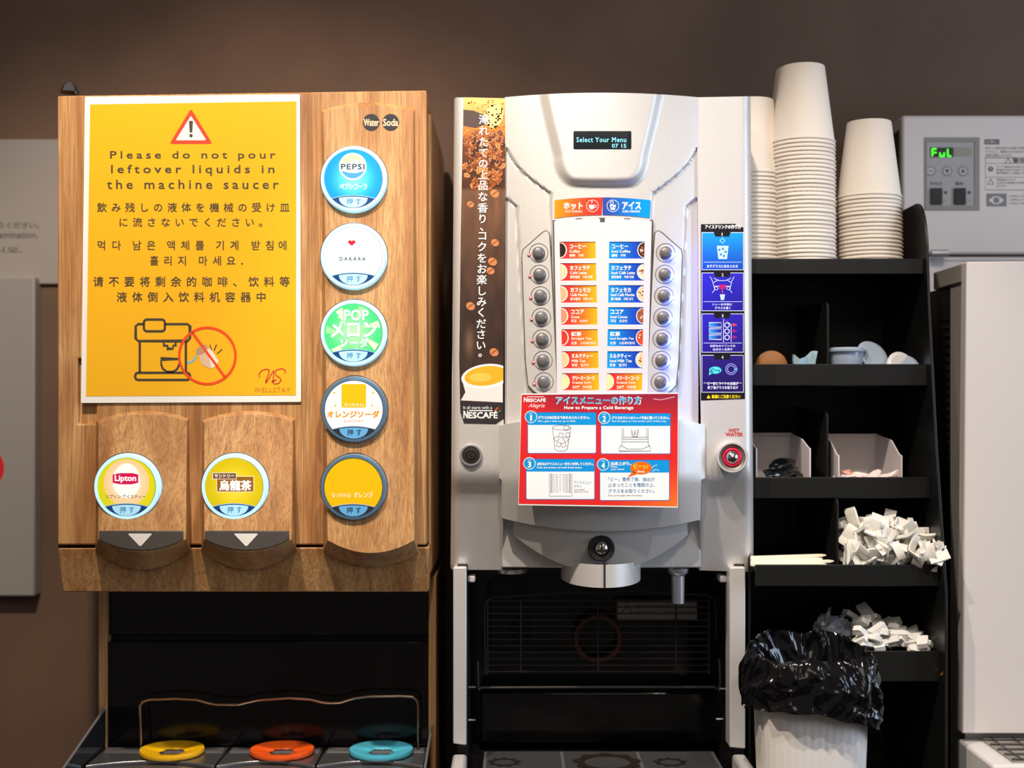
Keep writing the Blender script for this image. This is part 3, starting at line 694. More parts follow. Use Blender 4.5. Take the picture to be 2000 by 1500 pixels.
# display
Yd = bulge(1175)-.0008
bm = bmesh.new(); panel(bm, rect(1120, 256, 1233, 291, 2), lambda x, y: bulge(x)-.0101, -.015, 8); ds = obj('display', bm, mat('display_glass', (10, 18, 26), .12), cm)
I = Ink(lambda x, y: bulge(x)-.0102); I.text('Select Your Menu', 1126, 268, 1223, 277.5, (110, 215, 250), .0, 1.1); I.text('07 15', 1195, 281, 1223, 288.5, (110, 215, 250), .0, 1.0); I.make('display_text', P_disp, ds)
# hot / iced header
Yk = lambda x, y: bulge(x)-.0004
def hdr(x0, x1): return [(x, 391-5.5*(1-((x-1177)/94)**2)) for x in frange(x0, x1, 8)[0:0] or [x0+(x1-x0)*i/10 for i in range(11)]]+[(x, 426-6*(1-((x-1177)/94)**2)) for x in [x1-2-(x1-x0-2)*i/10 for i in range(11)]]
def lerp(a, b, t): t = max(0, min(1, t)); return [p+(q-p)*t for p, q in zip(a, b)]
I = Ink(Yk)
I.poly(hdr(1083, 1177), lambda x, y: lerp((250, 150, 20), (222, 50, 40), (x-1085)/70), 1, 8); I.poly(hdr(1177, 1271), lambda x, y: lerp((44, 66, 160), (0, 150, 240), (x-1180)/75), 1, 8)
I.text('ホット', 1101, 395, 1138, 409, (255,255,255), .05, L=4); I.text('HOT DRINKS', 1104, 411, 1137, 415, (255,240,230), .01, L=4)
I.text('アイス', 1215, 394, 1252, 409, (255,255,255), .05, L=4); I.text('ICED DRINKS', 1216, 411, 1250, 415, (255,255,255), .01, L=4)
I.ring(1157, 402, 11.5, 11.5, .9, (255,235,225), 3); I.ring(1197, 402, 11.5, 11.5, .9, (225,240,255), 3)
I.poly([(1150,400),(1161,400),(1160,407),(1157,409),(1153,409),(1151,406)], (255,255,255), 4); I.ring(1162, 403, 2.5, 2.5, 1, (255,255,255), 4, 12); I.line([(1155,397),(1157,394),(1155,391)], 1, (255,255,255), 4)
I.poly([(1191,400),(1203,400),(1201,410),(1193,410)], (255,255,255), 4); I.rect(1194, 402, 1197, 405, (44,80,180), 5); I.rect(1199, 404, 1201, 407, (44,80,180), 5); I.ring(1195, 396, 3, 3, 1, (255,255,255), 4, 12)
I.make('header_sticker', P_gloss, cm)
# menu panel with its windows
Yp = lambda x, y: bulge(x)-.0024
rows = [(472,505),(514,548),(557,591),(600,634),(643,676),(686,719),(729,762)]
ys = [432]+[v for r in rows for v in r]+[780]; xs = [1083,1093,1116,1140,1163,1176,1190,1213,1236,1259,1272]
def mwarp(x, y):
    t = (y-472)/290; sh = {1083: 5, 1093: 6, 1116: 6, 1140: 6, 1163: 7, 1176: 1, 1190: -5, 1213: -5, 1236: -5, 1259: -5, 1272: -7}[x]
    return x+sh*t, (y-5*(1-((x-1177)/94)**2) if y == 432 else y)
om = {(i, 1+2*r) for r in range(7) for i in (1, 2, 3, 6, 7, 8)}
bm = bmesh.new(); gridpanel(bm, [1080,1130,1176,1225,1275], [430, 560, 700, 780], set(), lambda x, y: bulge(x)-.0002, -.005, lambda x, y: (x+(5 if x < 1100 else -7 if x > 1250 else 0)*(y-472)/290, y-5*(1-((x-1177)/97)**2) if y == 430 else y)); obj('panel_joint', bm, M_grey, cm)
bm = bmesh.new(); gridpanel(bm, xs, ys, om, Yp, -.004, mwarp); mp = obj('menu_frame', bm, mat('menu_frame_white', (205, 206, 213), .42, em=.06), cm, angle=35)
bm = bmesh.new(); pbox(bm, 1172, 427, 1181, 433, bulge(1175)-.003, -.02); obj('catch', bm, M_grey, mp)
names = [('コーヒー','Coffee','咖啡','커피'),('カフェラテ','Café Latte','拿铁咖啡','카페 라떼'),('カフェモカ','Café Mocha','摩卡咖啡','카페 모카'),('ココア','Cocoa','可可','초코아'),('紅茶','Straight Tea','红茶','스트레이트티'),('ミルクティー','Milk Tea','奶茶','밀크티'),('クリーミーコーン','Creamy Corn','玉米羹','크리미콘')]
drink = [((40,26,24),(70,40,30)),((235,200,160),(236,206,180)),((224,170,130),(232,190,160)),((214,140,105),(150,80,60)),((206,50,36),(225,70,40)),((238,190,140),(236,196,150)),((246,220,150),(246,220,150))]
wj = (28, 34, 34, 22, 17, 36, 38)
for r, (y0, y1) in enumerate(rows):
    for s in (0, 1):
        t = ((y0+y1)/2-472)/290; x0 = (1093+6*t) if s == 0 else (1190-5*t); x1 = (1163+7*t) if s == 0 else (1259-5*t)
        I = Ink(lambda x, y: bulge(x)-.0013, 0); hot = s == 0 or r == 6
        cf = (lambda x, y: lerp((226, 36, 44), (250, 176, 20), (x-x0-10)/(x1-x0-10))) if hot else (lambda x, y: lerp((0, 150, 224), (22, 60, 176), (x-x0)/(x1-x0-12)))
        I.rect(x0-1, y0-1, x1+1, y1+1, cf, 0, sx=8)
        cy = (y0+y1)/2
        if hot:
            pts = [(x0+14*math.cos(a), cy+15.5*math.sin(a)) for a in [-PI/2+PI*i/14 for i in range(15)]]; I.poly(pts, (250, 232, 214), 2)
            I.poly([(x0+(x-x0)*.84, cy+(y-cy)*.9) for x, y in pts], drink[r][0], 3); tx = x0+19
        else:
            pts = [(x1-14*math.cos(a), cy+15.5*math.sin(a)) for a in [-PI/2+PI*i/14 for i in range(15)]]; I.poly(pts, (240, 226, 220), 2)
            I.poly([(x1+(x-x1)*.88, cy+(y-cy)*.92) for x, y in pts], drink[r][1], 3)
            for _ in range(8):
                a = random.uniform(-1.3, 1.3); q = random.uniform(2, 9)
                I.ell(x1-q*math.cos(a)-1, cy+q*1.3*math.sin(a), 2, 1.5, [(120,60,40),(250,226,206),(190,90,60)][random.randrange(3)], 4, 8)
            tx = x0+5
        I.text(names[r][0], tx, y0+5, tx+wj[r]*1.15, y0+13.5, (255,255,250), .035, L=5)
        en = ('' if hot else 'Iced ')+names[r][1]; I.text(en, tx, y0+16, tx+min(len(en)*3.3, 46), y0+21.5, (255,250,240), .015, L=5)
        I.text(names[r][2]+'　'+names[r][3], tx, y0+24, tx+min(48, 16+len(names[r][3])*5.5), y0+30, (255,250,240), .01, L=5)
        I.make('menu_card', P_lit2, mp, label=('orange' if hot else 'blue')+' menu card reading '+en)
# button strips
Mb = mat('button_grey', (112, 110, 112), .33, .25); Mled = mat('blue_indicator', (170, 200, 255), .3, em=14); Mled2 = mat('pink_indicator', (240, 160, 170), .3, em=.15); Mledr = mat('red_indicator_rim', (150, 40, 60), .4)
for side in (0, 1):
    mx = (lambda x: x) if side == 0 else (lambda x: 2352-x)
    base = [(1060,455),(1067,451),(1072,455),(1074,480),(1089,775),(1052,770),(1042,763),(1032,752),(1027,705),(1020,500),(1022,488)]
    base = [(mx(x), y) for x, y in base]; dk = [(mx(x), y) for x, y in [(1059,453),(1067,449.3),(1073.6,454),(1075.8,480),(1091,777),(1051,771.5),(1041,764.5),(1030.5,753),(1025.3,705),(1018.4,500),(1020.4,487)]]
    Ys = lambda x, y: bulge(x)+.0005
    bm = bmesh.new(); panel(bm, dk, lambda x, y: bulge(x)-.0001, .02, 8, 30); st = obj('button_strip', bm, M_grey, cm, angle=0)
    bm = bmesh.new(); panel(bm, base, lambda x, y: bulge(x)-.0012, .02, 8, 30); obj('strip_plate', bm, M_silver, st, angle=35)
    for i in range(7):
        x, y = (1052+1.68*i, 494+42*i); x = x if side == 0 else 2352-x; Yb = bulge(x)-.0012; c = W(x, y, Yb); k = K(Yb)
        bm = bmesh.new(); lathe(bm, c, [(12.6*k, .001), (12.4*k, -.003), (10.5*k, -.0055), (6*k, -.0066), (.01*k, -.007)], 28); b = obj('select_button', bm, Mb, cm, angle=50)
        I = Ink(lambda x, y: bulge(x)-.0013, .0001); I.ring(x, y, 18.3, 18.3, 1.1, (60, 60, 64), 1, 40); I.make('ring_line', P, b)
        lx = x+(-18.5 if side == 0 else 18.5); c2 = W(lx, y+4, bulge(lx)-.0014)
        bm = bmesh.new(); lathe(bm, c2, [(3.7*k, .001), (3.6*k, -.0006), (2.4*k, -.0008)], 16); obj('indicator_rim', bm, Mledr if side == 0 else M_silver2, b)
        bm = bmesh.new(); lathe(bm, c2, [(3.0*k, .0005), (2.7*k, -.0010), (1.2*k, -.0018), (.01*k, -.002)], 14); obj('indicator', bm, Mled2 if side == 0 else Mled, b, angle=60)
        if side:
            l = bpy.data.lights.new('indicator_glow', 'POINT'); l.energy = .035; l.color = (.04, .10, 1); l.shadow_soft_size = .002
            lo = bpy.data.objects.new('indicator_glow', l); C.objects.link(lo); lo.location = (c2.x+.003, c2.y-.007, c2.z)

# coffee sticker on the left column
I = Ink(colf(-1), .0004); rnd = random.Random(4)
def xl(y): return 903-6*(y-190)/600
def xr_(y): return 989-5*(y-190)/630
out = [(905,190),(988,192),(984,700),(984,818),(968,828),(906,826),(899,805),(897,700),(900,450)]
def bg(x, y):
    if y < 265: return lerp((236, 190, 110), (196, 110, 24), (y-195)/60)
    if y < 372: return lerp((110, 58, 24), (74, 40, 22), (y-265)/100)
    g_ = .5+.5*noise.noise(Vector((x*.35, y*.02, 0))); return [v*(.78+.4*g_) for v in lerp((120, 82, 58), (64, 48, 42), (y-372)/240)]
I.poly(out, bg, 1, 10, 8)
for _ in range(170):
    x, y = rnd.uniform(907, 985), rnd.uniform(196, 286)
    I.ell(x, y, rnd.uniform(1, 3), rnd.uniform(.8, 2), [(226,150,40),(200,110,20),(244,180,70),(120,60,14)][rnd.randrange(4)], 2, 8)
I.poly([(905,214),(925,216),(945,224),(955,240),(930,250),(905,246)], (70, 50, 44), 3); I.ell(965, 226, 18, 24, (244, 200, 130), 2, 20, .3)
for _ in range(210):
    y = rnd.uniform(258, 366); x = rnd.uniform(xl(y)+5, xr_(y)-6); a = rnd.uniform(0, PI); q = rnd.uniform(4.5, 8)
    I.ell(x, y, q, q*.62, [(112,56,26),(164,86,38),(196,112,56),(66,34,20),(222,142,82),(150,78,36)][rnd.randrange(6)], 3+_*.012, 14, a)
    I.ell(x-q*.25, y-q*.2, q*.3, q*.14, (236, 176, 124), 3.008+_*.012, 8, a)
    I.line([(x-q*.7*math.cos(a), y-q*.7*math.sin(a)), (x+q*.7*math.cos(a), y+q*.7*math.sin(a))], 1, (46, 24, 14), 3.010+_*.012)
for x, y, q in ((966,378,9),(919,399,7),(967,474,8),(962,511,9),(958,529,8),(919,598,9),(965,688,9)):
    I.ell(x, y, q, q*.85, (206, 132, 84), 7, 20, .5); I.line([(x-q*.6, y+q*.4), (x, y-1), (x+q*.6, y-q*.5)], 1.4, (92, 46, 24), 8)
I.glow(917, 668, 14, 42, (116, 90, 72), (66, 50, 40), 4, 24)
I.poly([(900,782),(909,766),(905,752),(902,738)]+[(902+(982-902)*t/10, 738-14*math.sin(PI*t/20)) for t in range(11)]+[(982,786)], (232, 228, 226), 9)
cup = [(xx, yy) for xx, yy in [(949+48*math.cos(a), 735+24*math.sin(a)-.10*48*math.cos(a)) for a in [2*PI*i/40 for i in range(40)]] ]
I.poly([(min(x, 983), y) for x, y in cup], (246, 244, 242), 10); cup = [(949+42*math.cos(a), 734+19*math.sin(a)-.10*42*math.cos(a)) for a in [2*PI*i/40 for i in range(40)]]
I.poly([(min(x, 983), y) for x, y in cup], (240, 176, 44), 11); I.ell(938, 737, 22, 9, (250, 196, 84), 12, 20)
I.poly([(899,785),(983,787),(981,818),(968,827),(906,826),(900,800)], (52, 48, 52), 12)
I.text('It all starts with a', 905, 793, 961, 799, (240,240,240), .005, L=14); I.rect(916, 801, 962, 803, (250,250,250), 14); I.text('N', 905, 802, 914, 817, (250,250,250), .04, L=14); I.text('ESCAFÉ', 915, 802, 972, 817, (250,250,250), .035, L=14)
I.line([(966,803),(971,797),(974,797)], 2.5, (226, 80, 40), 14); I.line([(974,804),(978,801)], 2, (90, 150, 60), 14)
cap = '淹れたての上品な香り、コクをお楽しみください。'
yv = [235,257,279,300,321,343,364,386,408,429,448,462,484,506,527,548,570,591,612,634,655,676,694]
for ch, y in zip(cap, yv):
    I.glyph(ch, 945-6*(y-235)/460+(5 if ch in '、。' else 0)-(0 if ch not in '、。' else 0), y-(2 if ch not in '、。' else 6), 20.5, (252, 250, 246), .014, 15)
I.make('coffee_sticker', P_gloss, cm, label='tall coffee bean sticker with vertical white writing')

# how-to sticker on the right column
I = Ink(colf(1), .0004); BK = (22, 18, 26); Wt = (225, 235, 250)
I.poly([(1369,438),(1436,437),(1441,443),(1452,444),(1455,779),(1369,782)], BK, 1, 10, 20)
I.text('アイスドリンクの作り方', 1377, 439, 1447, 447, (255,255,255), .03)
gr = [((20,160,235),(20,70,190)),((44,40,190),(32,24,150)),((44,32,170),(36,20,130)),((40,24,120),(30,16,90))]
for i, (y0, y1) in enumerate(((454,527),(533,607),(613,688),(694,766))):
    I.rect(1371, y0, 1452, y1, lambda x, y: lerp(gr[i][0], gr[i][1], (y-y0)/(y1-y0)), 2, 0, 12, 12)
    I.line(rect(1371, y0, 1452, y1), 1, Wt, 3, True); I.poly([(1394,y0-1),(1427,y0-1),(1424,y0+8),(1397,y0+8)], BK, 4); I.text(str(i+1), 1409.5, y0+.8, 1411.3 if i == 0 else 1413, y0+6.8, Wt, .013, L=6); I.line([(1374,y1-(18 if i else 15)),(1449,y1-(18 if i else 15))], .8, Wt, 4)
I.text('まずグラスに氷を入れる', 1381, 517, 1441, 523, Wt, .02)
I.poly([(1400,480),(1423,480),(1420,506),(1403,506)], (190, 226, 236), 4); I.line([(1411,465),(1416,470),(1411,475),(1406,470)], 1.2, (150, 240, 255), 4, True)
for x, y in ((1405,488),(1412,486),(1417,492),(1408,497),(1414,500)): I.rect(x-2, y-2, x+2, y+2, (60, 130, 190), 5)
I.text('トレーの中央に', 1392, 592, 1430, 597, Wt, .02); I.text('グラスを置く', 1396, 599, 1427, 604, Wt, .02)
for p in ([(1387,540),(1392,550),(1396,566),(1391,572)], [(1434,540),(1429,550),(1425,566),(1430,572)], [(1394,543),(1403,548),(1418,548),(1428,543)], [(1394,559),(1428,559)], [(1394,552),(1403,546)], [(1428,552),(1419,546)]): I.line(p, 1, Wt, 4)
I.rect(1405, 556, 1417, 564, (190, 20, 110), 5); I.line([(1411,564),(1411,573)], 1.6, (255, 60, 70), 5); I.ring(1399, 563, 3.5, 3, .9, Wt, 5, 14); I.ring(1423, 563, 3.5, 3, .9, Wt, 5, 14); I.poly([(1406,575),(1416,575),(1414,586),(1408,586)], (190, 226, 236), 5)
for j in range(3):
    y = 630+j*12; I.rect(1385, y, 1409, y+9, lambda x, y: lerp((60,170,240), (24,30,130), (x-1385)/24), 4, 0, 6); I.line(rect(1385, y, 1409, y+9), .8, Wt, 5, True); I.ring(1420, y+5, 4.5, 4.5, 1.5, Wt, 5, 18)
    I.poly([(1430,y+4),(1434,y),(1434,y+3),(1439,y+3),(1439,y+6),(1434,y+6),(1434,y+9)], (255, 70, 60) if j == 0 else (170, 30, 120), 5)
I.line([(1413,668),(1413,623),(1428,634),(1428,668)], 1, Wt, 4); I.text('お好みのドリンクの', 1387, 673, 1436, 678, Wt, .02); I.text('右ボタンを押す', 1392, 680, 1431, 685, Wt, .02)
I.ell(1397, 723, 12, 7, (80, 220, 235), 5, 24); I.poly([(1386,725),(1384,733),(1392,729)], (80,220,235), 5); I.text('ピー♪', 1388, 719, 1406, 727, BK, .02, L=7); I.ring(1428, 721, 10.5, 10.5, 1.5, (150,160,240), 5); I.ring(1428, 721, 7, 7, 1.5, (150,160,240), 5); I.ell(1438, 721, 2.5, 2.5, (80,180,255), 6, 12)
I.text('ピー音とライトの点滅が', 1382, 746, 1442, 752, Wt, .02); I.text('終了後グラスを取り出す', 1382, 754, 1442, 760, Wt, .02)
I.poly([(1384,771),(1380,778),(1388,778)], (250, 220, 30), 4); I.text('熱湯にご注意ください', 1390, 771, 1446, 778, (250, 220, 30), .03)
I.make('instruction_sticker', P_gloss, cm, label='narrow dark blue sticker with four numbered steps')

# ---------------------------------------------------------------- red instruction card
Yi = -.0535
g = empty('instruction_card', W(1170, 990, Yi), 'red laminated card with four numbered steps, on the front of the coffee machine', 'sign')
bm = bmesh.new(); panel(bm, rpoly([(1018,769),(1325,767),(1324,992),(1012,987)], 2), Yi, Yi+.002); obj('laminated_sheet', bm, M_sheet, g, bevel=.0004)
for x in (1030, 1312):
    bm = bmesh.new(); pbox(bm, x-8, 830, x+8, 900, Yi+.002, -.012); obj('adhesive_pad', bm, M_sheet, g)
I = Ink(Yi, .0002); RD = (206, 32, 44); BL = (10, 150, 226)
I.poly([(1019,771),(1324,769),(1323,989),(1013,984)], lambda x, y: lerp((146, 34, 62), (222, 40, 40), (y-770)/70+max(0, (1100-x)/120)) if y < 900 or x < 1180 else lerp((222,40,40), (244,120,40), (x-1180)/140*(y-900)/85), 1, 12, 12)
I.text('N', 1023, 776, 1030, 785, (255,255,255), .03); I.text('ESCAFÉ', 1031, 777, 1066, 785, (255,255,255), .03); I.rect(1030, 774.5, 1062, 775.7, (255,255,255), 3); I.text('Alegria', 1031, 788, 1062, 798, (255,236,236), .0, skew=4)
for off, col, L in ((.09, (255,255,255), 3), (.02, (0, 160, 220), 5)): I.text('アイスメニューの作り方', 1087-(off > .05)*1.4, 775-(off > .05), 1252+(off > .05)*1.4, 789+(off > .05), col, off, L=L)
I.text('How to Prepare a Cold Beverage', 1102, 793, 1237, 801, (255,255,255), .03, 1.1)
def sk(x, y): return x-(y-805)*.012
for n_, (x0, y0, x1, y1) in enumerate(((1030,805,1165,886),(1173,807,1310,887),(1027,896,1162,976),(1171,898,1308,978))):
    I.rect(x0, y0, x1, y1, (60, 100, 190), 2, 4); I.rect(x0+1.3, y0+1.3, x1-1.3, y1-1.3, (244, 246, 250), 3, 3); I.rect(x0+1.3, y0+1.3, x1-1.3, y0+25, BL, 4, 2)
    I.ell(x0+7, y0+9, 12, 12, (255,255,255), 5, 32); I.ell(x0+7, y0+9, 10.8, 10.8, (20, 150, 220), 6, 32); I.text(str(n_+1), x0+(5.6 if n_ == 0 else 3.8), y0+5.5, x0+(8.8 if n_ == 0 else 10.5), y0+17, (255,255,245), .045, L=8); I.text('STEP', x0+3, y0+1, x0+11, y0+3.6, (235,250,255), 0, L=8)
for s, x0, x1, y in (('グラスの8分目まで氷をお入れください。', 1051, 1152, 812.5), ('グラスをマシンのトレイ中央に置いてください。', 1195, 1307, 813), ('お好みのアイスメニューボタンを押してください。', 1049, 1159, 903)): I.text(s, x0, y, x1, y+6, (255,255,255), .03, L=6)
for s, x0, x1, y in (('Fill a glass with ice up to 80%.', 1051, 1125, 821), ('Put the glass on the center part of the tray.', 1195, 1302, 821), ('Push the button of cold drink menu.', 1049, 1137, 911)): I.text(s, x0, y, x1, y+4, (255,255,255), .01, L=6)
I.text('出来上がり。', 1193, 902, 1233, 909, (255,255,255), .03, L=6); I.text('Enjoy', 1193, 910, 1206, 914, (255,255,255), .02, L=6); I.text('your drink!', 1193, 915, 1219, 919, (255,255,255), .02, L=6)
LN = (110, 110, 120)
I.line([(1079,835),(1084,878),(1092,881),(1102,881),(1108,877),(1115,834)], .9, LN, 6); I.ring(1097, 835, 18, 4.5, .8, LN, 6)
for x, y, a in ((1087,857,.4),(1096,850,.9),(1105,858,.2),(1091,868,1.1),(1101,869,.5),(1109,849,.7)):
    I.line([(x+5.5*math.cos(a+i*PI/2), y+5.5*math.sin(a+i*PI/2)) for i in range(4)], .8, LN, 6, True)
I.ring(1106, 836, 5, 5, .8, LN, 7, 16)
for p in ([(1215,836),(1215,868),(1209,876),(1209,881),(1271,881),(1271,876),(1266,868),(1266,836)], [(1212,870),(1226,877),(1254,877),(1270,870)], [(1216,854),(1266,854)], [(1216,858),(1266,858)], [(1216,863),(1266,863)], [(1218,836),(1218,854)], [(1263,836),(1263,854)], [(1233,838),(1235,853),(1245,853),(1247,838)]): I.line(p, .9, LN, 6)
for x, y in ((1237,846),(1243,843),(1240,850)): I.ring(x, y, 3, 3, .7, LN, 6, 8)
for x in (1077, 1113):
    for j in range(8): I.ring(x, 927+j*4.8, 1.9, 1.9, .7, LN, 6, 10)
for p in ([(1073,925),(1073,969)], [(1117,925),(1117,969)], [(1082,925),(1082,962)], [(1108,925),(1108,962)], [(1094,925),(1094,960)], [(1100,925),(1100,960)], [(1073,969),(1117,969)]): I.line(p, .7, LN, 6)
for j in range(8):
    for x in (1085, 1102): I.line([(x, 928+j*4.6), (x+5, 928+j*4.6)], 1.4, (170, 170, 185), 6)
I.text('アイスメニュー', 1121, 939, 1157, 945, (80, 160, 200), 0, L=6); I.text('ボタン', 1121, 947, 1137, 952, (80, 160, 200), 0, L=6); I.text('COLD DRINK', 1121, 955, 1142, 958, LN, 0, L=6); I.text('MENU BUTTONS', 1121, 959.5, 1149, 962, LN, 0, L=6)
I.ell(1252, 914, 21, 12.5, (246, 110, 20), 7, 32); I.poly([(1236,920),(1226,932),(1244,926)], (246,110,20), 7); I.text('ピーッ♪', 1238, 906, 1266, 916, (255, 226, 60), .02, L=9); I.text('Beep', 1245, 919, 1259, 924, (255,255,255), .02, L=9)
I.line([(1272,916),(1277,910),(1284,908)], 1, (235,245,250), 7); I.line([(1274,921),(1280,917),(1288,919)], 1, (235,245,250), 7)
for s, y, x1 in (('「ピー」音終了後、抽出が', 932, 1279), ('止まったことを確認の上、', 943, 1279), ('グラスをお取りください。', 955, 1279)): I.text(s, 1188, y, x1, y+8, (40, 120, 180), .005, L=6)
I.text('Pick up the glass after the beep!', 1188, 966, 1254, 970, (110, 90, 110), 0, L=6)
I.line([(1276,779),(1290,781),(1305,778),(1318,775)], 1.2, (240, 190, 205), 4)
I.make('printed_steps', P_gloss, g)
# ---------------------------------------------------------------- black shelf unit
su = empty('condiment_shelf', (.455, .16, .82), 'black five-tier condiment shelf between the silver machine and the ice machine', 'shelf')
SX0, SX1 = .3285, .5845
tiers = [(505, 535, .08, 1808), (711, 753, .062, 1816), (932, 973, .05, 1822), (1103, 1145, .013, 1838), (1272, 1331, .010, 1839)]
FL = []
for y0, y1, Y, xr in tiers:
    zt = W(0, y0, Y).z; zb = W(0, y1, Y).z; FL.append(zb+.004 if 600 < y0 < 1000 else zt-.008 if y0 < 600 else zt-.004)
    bm = bmesh.new(); box(bm, (SX0+.003, Y, zb), (SX1-.003, Y+.004, zt)); obj('shelf_lip', bm, M_shelf, su, bevel=.0007)
    bm = bmesh.new(); box(bm, (SX0+.003, Y+.004, FL[-1]-.004), (SX1-.003, .29, FL[-1])); obj('shelf_board', bm, M_shelf, su)
def side(x0, x1, prof, name='side_panel'):
    bm = bmesh.new(); a = [bm.verts.new((x0, y, z)) for y, z in prof]; b = [bm.verts.new((x1, y, z)) for y, z in prof]
    bm.faces.new(a); bm.faces.new(b[::-1]); n = len(a)
    for i in range(n): bm.faces.new((a[i], b[i], b[(i+1) % n], a[(i+1) % n]))
    return obj(name, bm, M_shelf, su, bevel=.0006)
zr = W(0, 503, .07).z; ztp = W(0, 392, .09).z
prof = [(-.012, .82), (-.012, 1.20), (.03, 1.40), (.062, 1.60), (.068, zr)]+[(.068+.05*(1-math.cos(t*PI/16)), zr+(ztp-zr)*math.sin(t*PI/16)) for t in range(1, 9)]+[(.29, ztp), (.29, .82)]
side(SX1-.003, SX1+.001, prof)
side(SX0, SX0+.003, [(.05, .82), (.05, ztp-.1), (.29, ztp-.1), (.29, .82)])
bm = bmesh.new(); box(bm, (SX0, .29, .82), (SX1, .294, FL[0]+.02)); obj('back_panel', bm, M_shelf, su)
for ti, px, ytop, Yf in ((1, 1617, 590, .09), (2, 1616, 806, .08), (3, 1636, 975, .04)):
    x = W(px, 0, Yf).x; z0 = FL[ti]; z1 = W(0, ytop, Yf).z
    side(x-.0015, x+.0015, [(Yf, z0), (Yf, z1-.004), (Yf+.004, z1), (.29, z1+.01), (.29, z0)], 'divider')
# ---------------------------------------------------------------- paper cups
RC, RT, HC, PITCH = .0462, .0318, .1115, .00582
def cup_mesh():
    bm = bmesh.new()
    lathe(bm, (0, 0, 0), [(RC-.0016, .0012), (RC-.0004, 0), (RC+.0009, .0009), (RC+.0010, .0022), (RC-.0002, .0034), (RC-.0008, .0036), (RT, HC-.001), (RT-.0006, HC), (RT-.0016, HC-.0003), (RT-.0022, HC-.006)], 36, 'Z', cap1=True)
    return bm
cup0 = None
def ordinal(n):
    if 10 <= n % 100 <= 20: return '%dth' % n
    return '%d%s' % (n, {1: 'st', 2: 'nd', 3: 'rd'}.get(n % 10, 'th'))
def stack(px, Y, ytop, where, group, lean=0, n=None):
    global cup0
    k = K(Y); x = (px-1000)*k; z = W(0, ytop, Y).z-HC; zf = FL[0]; n = int(round((z-zf)/PITCH))+1; rr = random.Random(px)
    p = (z-zf)/(n-1)
    for i in range(n):
        if cup0 is None:
            bm = cup_mesh(); o = obj('paper_cup', bm, M_paper, angle=40, origin=(0, 0, 0)); cup0 = o
        else: o = cup0.copy(); C.objects.link(o)
        o.location = (x+lean*(n-1-i)*-.00004*0+rr.uniform(-.0004, .0004)+lean*i*.0001, Y+rr.uniform(-.0004, .0004), z-i*p); o.rotation_euler = (0, 0, rr.uniform(0, 6))
        lab = ('white paper cup on top of the %s' % where) if i == 0 else ('white paper cup, %s from the top of the %s' % (ordinal(i+1), where))
        tag(o, lab, 'paper cup', group)
stack(1567, .13, 132, 'tallest upside-down stack', 'paper cups in the tallest stack', lean=.6)
stack(1697, .145, 240, 'stack nearest the ice machine', 'paper cups in the stack nearest the ice machine', lean=1.2)
stack(1469, .15, 198, 'stack touching the silver machine', 'paper cups in the stack touching the silver machine', lean=.6)
stack(1557, .236, 136, 'stack hidden behind the tallest one', 'paper cups in the rear stack')

# ---------------------------------------------------------------- small goods on the shelf
def blob(bm, c, rx, ry, rz, seed, amp=.15, sub=3, fr=1.5):
    r = bmesh.ops.create_icosphere(bm, subdivisions=sub, radius=1)
    for v in r['verts']:
        d = 1+amp*noise.noise(v.co*fr+Vector((seed, 0, 0))); v.co = Vector((c[0]+v.co.x*rx*d, c[1]+v.co.y*ry*d, c[2]+v.co.z*rz*d))
# round brown packet
bm = bmesh.new(); c = W(1510, 718, .10); z = FL[1]; lathe(bm, (c.x, .115, z+.0235), [(.0001, -.008), (.018, -.007), (.0235, -.003), (.0235, .003), (.018, .007), (.0001, .008)], 32, 'Y')
t = obj('brown_packet', bm, mat('brown_packet_paper', (158, 102, 50), .6, var=.2, vscale=60), angle=40, label='small round brown packet on the second tier, left compartment', cat='packet')
for a in range(5):
    pass
# blue-white folded sachet
cr = [(1553,735),(1549,705),(1551,692),(1562,701),(1568,705),(1576,696),(1590,685),(1597,686),(1594,702),(1588,735)]
bm = bmesh.new(); panel(bm, cr, lambda x, y: .10+.004*math.sin(x/5)+.0003*(y-700), .113, 7, 9); obj('folded_sachet', bm, mat('pale_blue_sachet', (190, 222, 240), .35, var=.12, vscale=200), angle=30, label='pale blue and white folded sachet beside the round brown packet', cat='sachet')
M_clear = mat('translucent_plastic', (184, 200, 218), .22, trans=.35, coat=.3)
M_clear2 = mat('milky_plastic', (226, 226, 224), .35, trans=.15)
def portion(c, r, h, rot, m, label):
    bm = bmesh.new(); lathe(bm, (0, 0, 0), [(.0001, 0), (r*.72, 0), (r*.78, .002), (r*.95, h*.86), (r*1.12, h*.88), (r*1.14, h*.93), (r*.97, h*.95), (r*.9, h), (.0001, h*.99)], 32, 'Z')
    o = obj('portion_cup', bm, m, angle=35, origin=(0, 0, 0), label=label, cat='portion cup', group='clear portion cups on the second tier'); o.location = c; o.rotation_euler = rot
z1 = FL[1]
portion((W(1656, 0, .10).x, .108, z1+.001), .0255, .050, (0, 0, 0), M_clear, 'clear plastic portion cup beside the second-tier divider')
portion((W(1693, 0, .12).x, .128, z1+.030), .021, .022, (1.0, .25, .2), M_clear, 'clear plastic portion cup tipped on top of the second-tier heap')
portion((W(1737, 0, .10).x+.006, .108, z1+.016), .0205, .024, (1.25, -.5, .5), M_clear2, 'milky plastic portion cup lying at the front of the heap')
portion((W(1762, 0, .10).x, .102, z1+.013), .018, .020, (.9, .5, -.3), M_clear, 'clear portion cup lying nearest the shelf side panel')
portion((W(1672, 0, .16).x, .175, z1+.020), .024, .024, (1.3, 0, .1), mat('brown_portion', (96, 74, 52), .4), 'dark brown portion cup at the back of the heap')
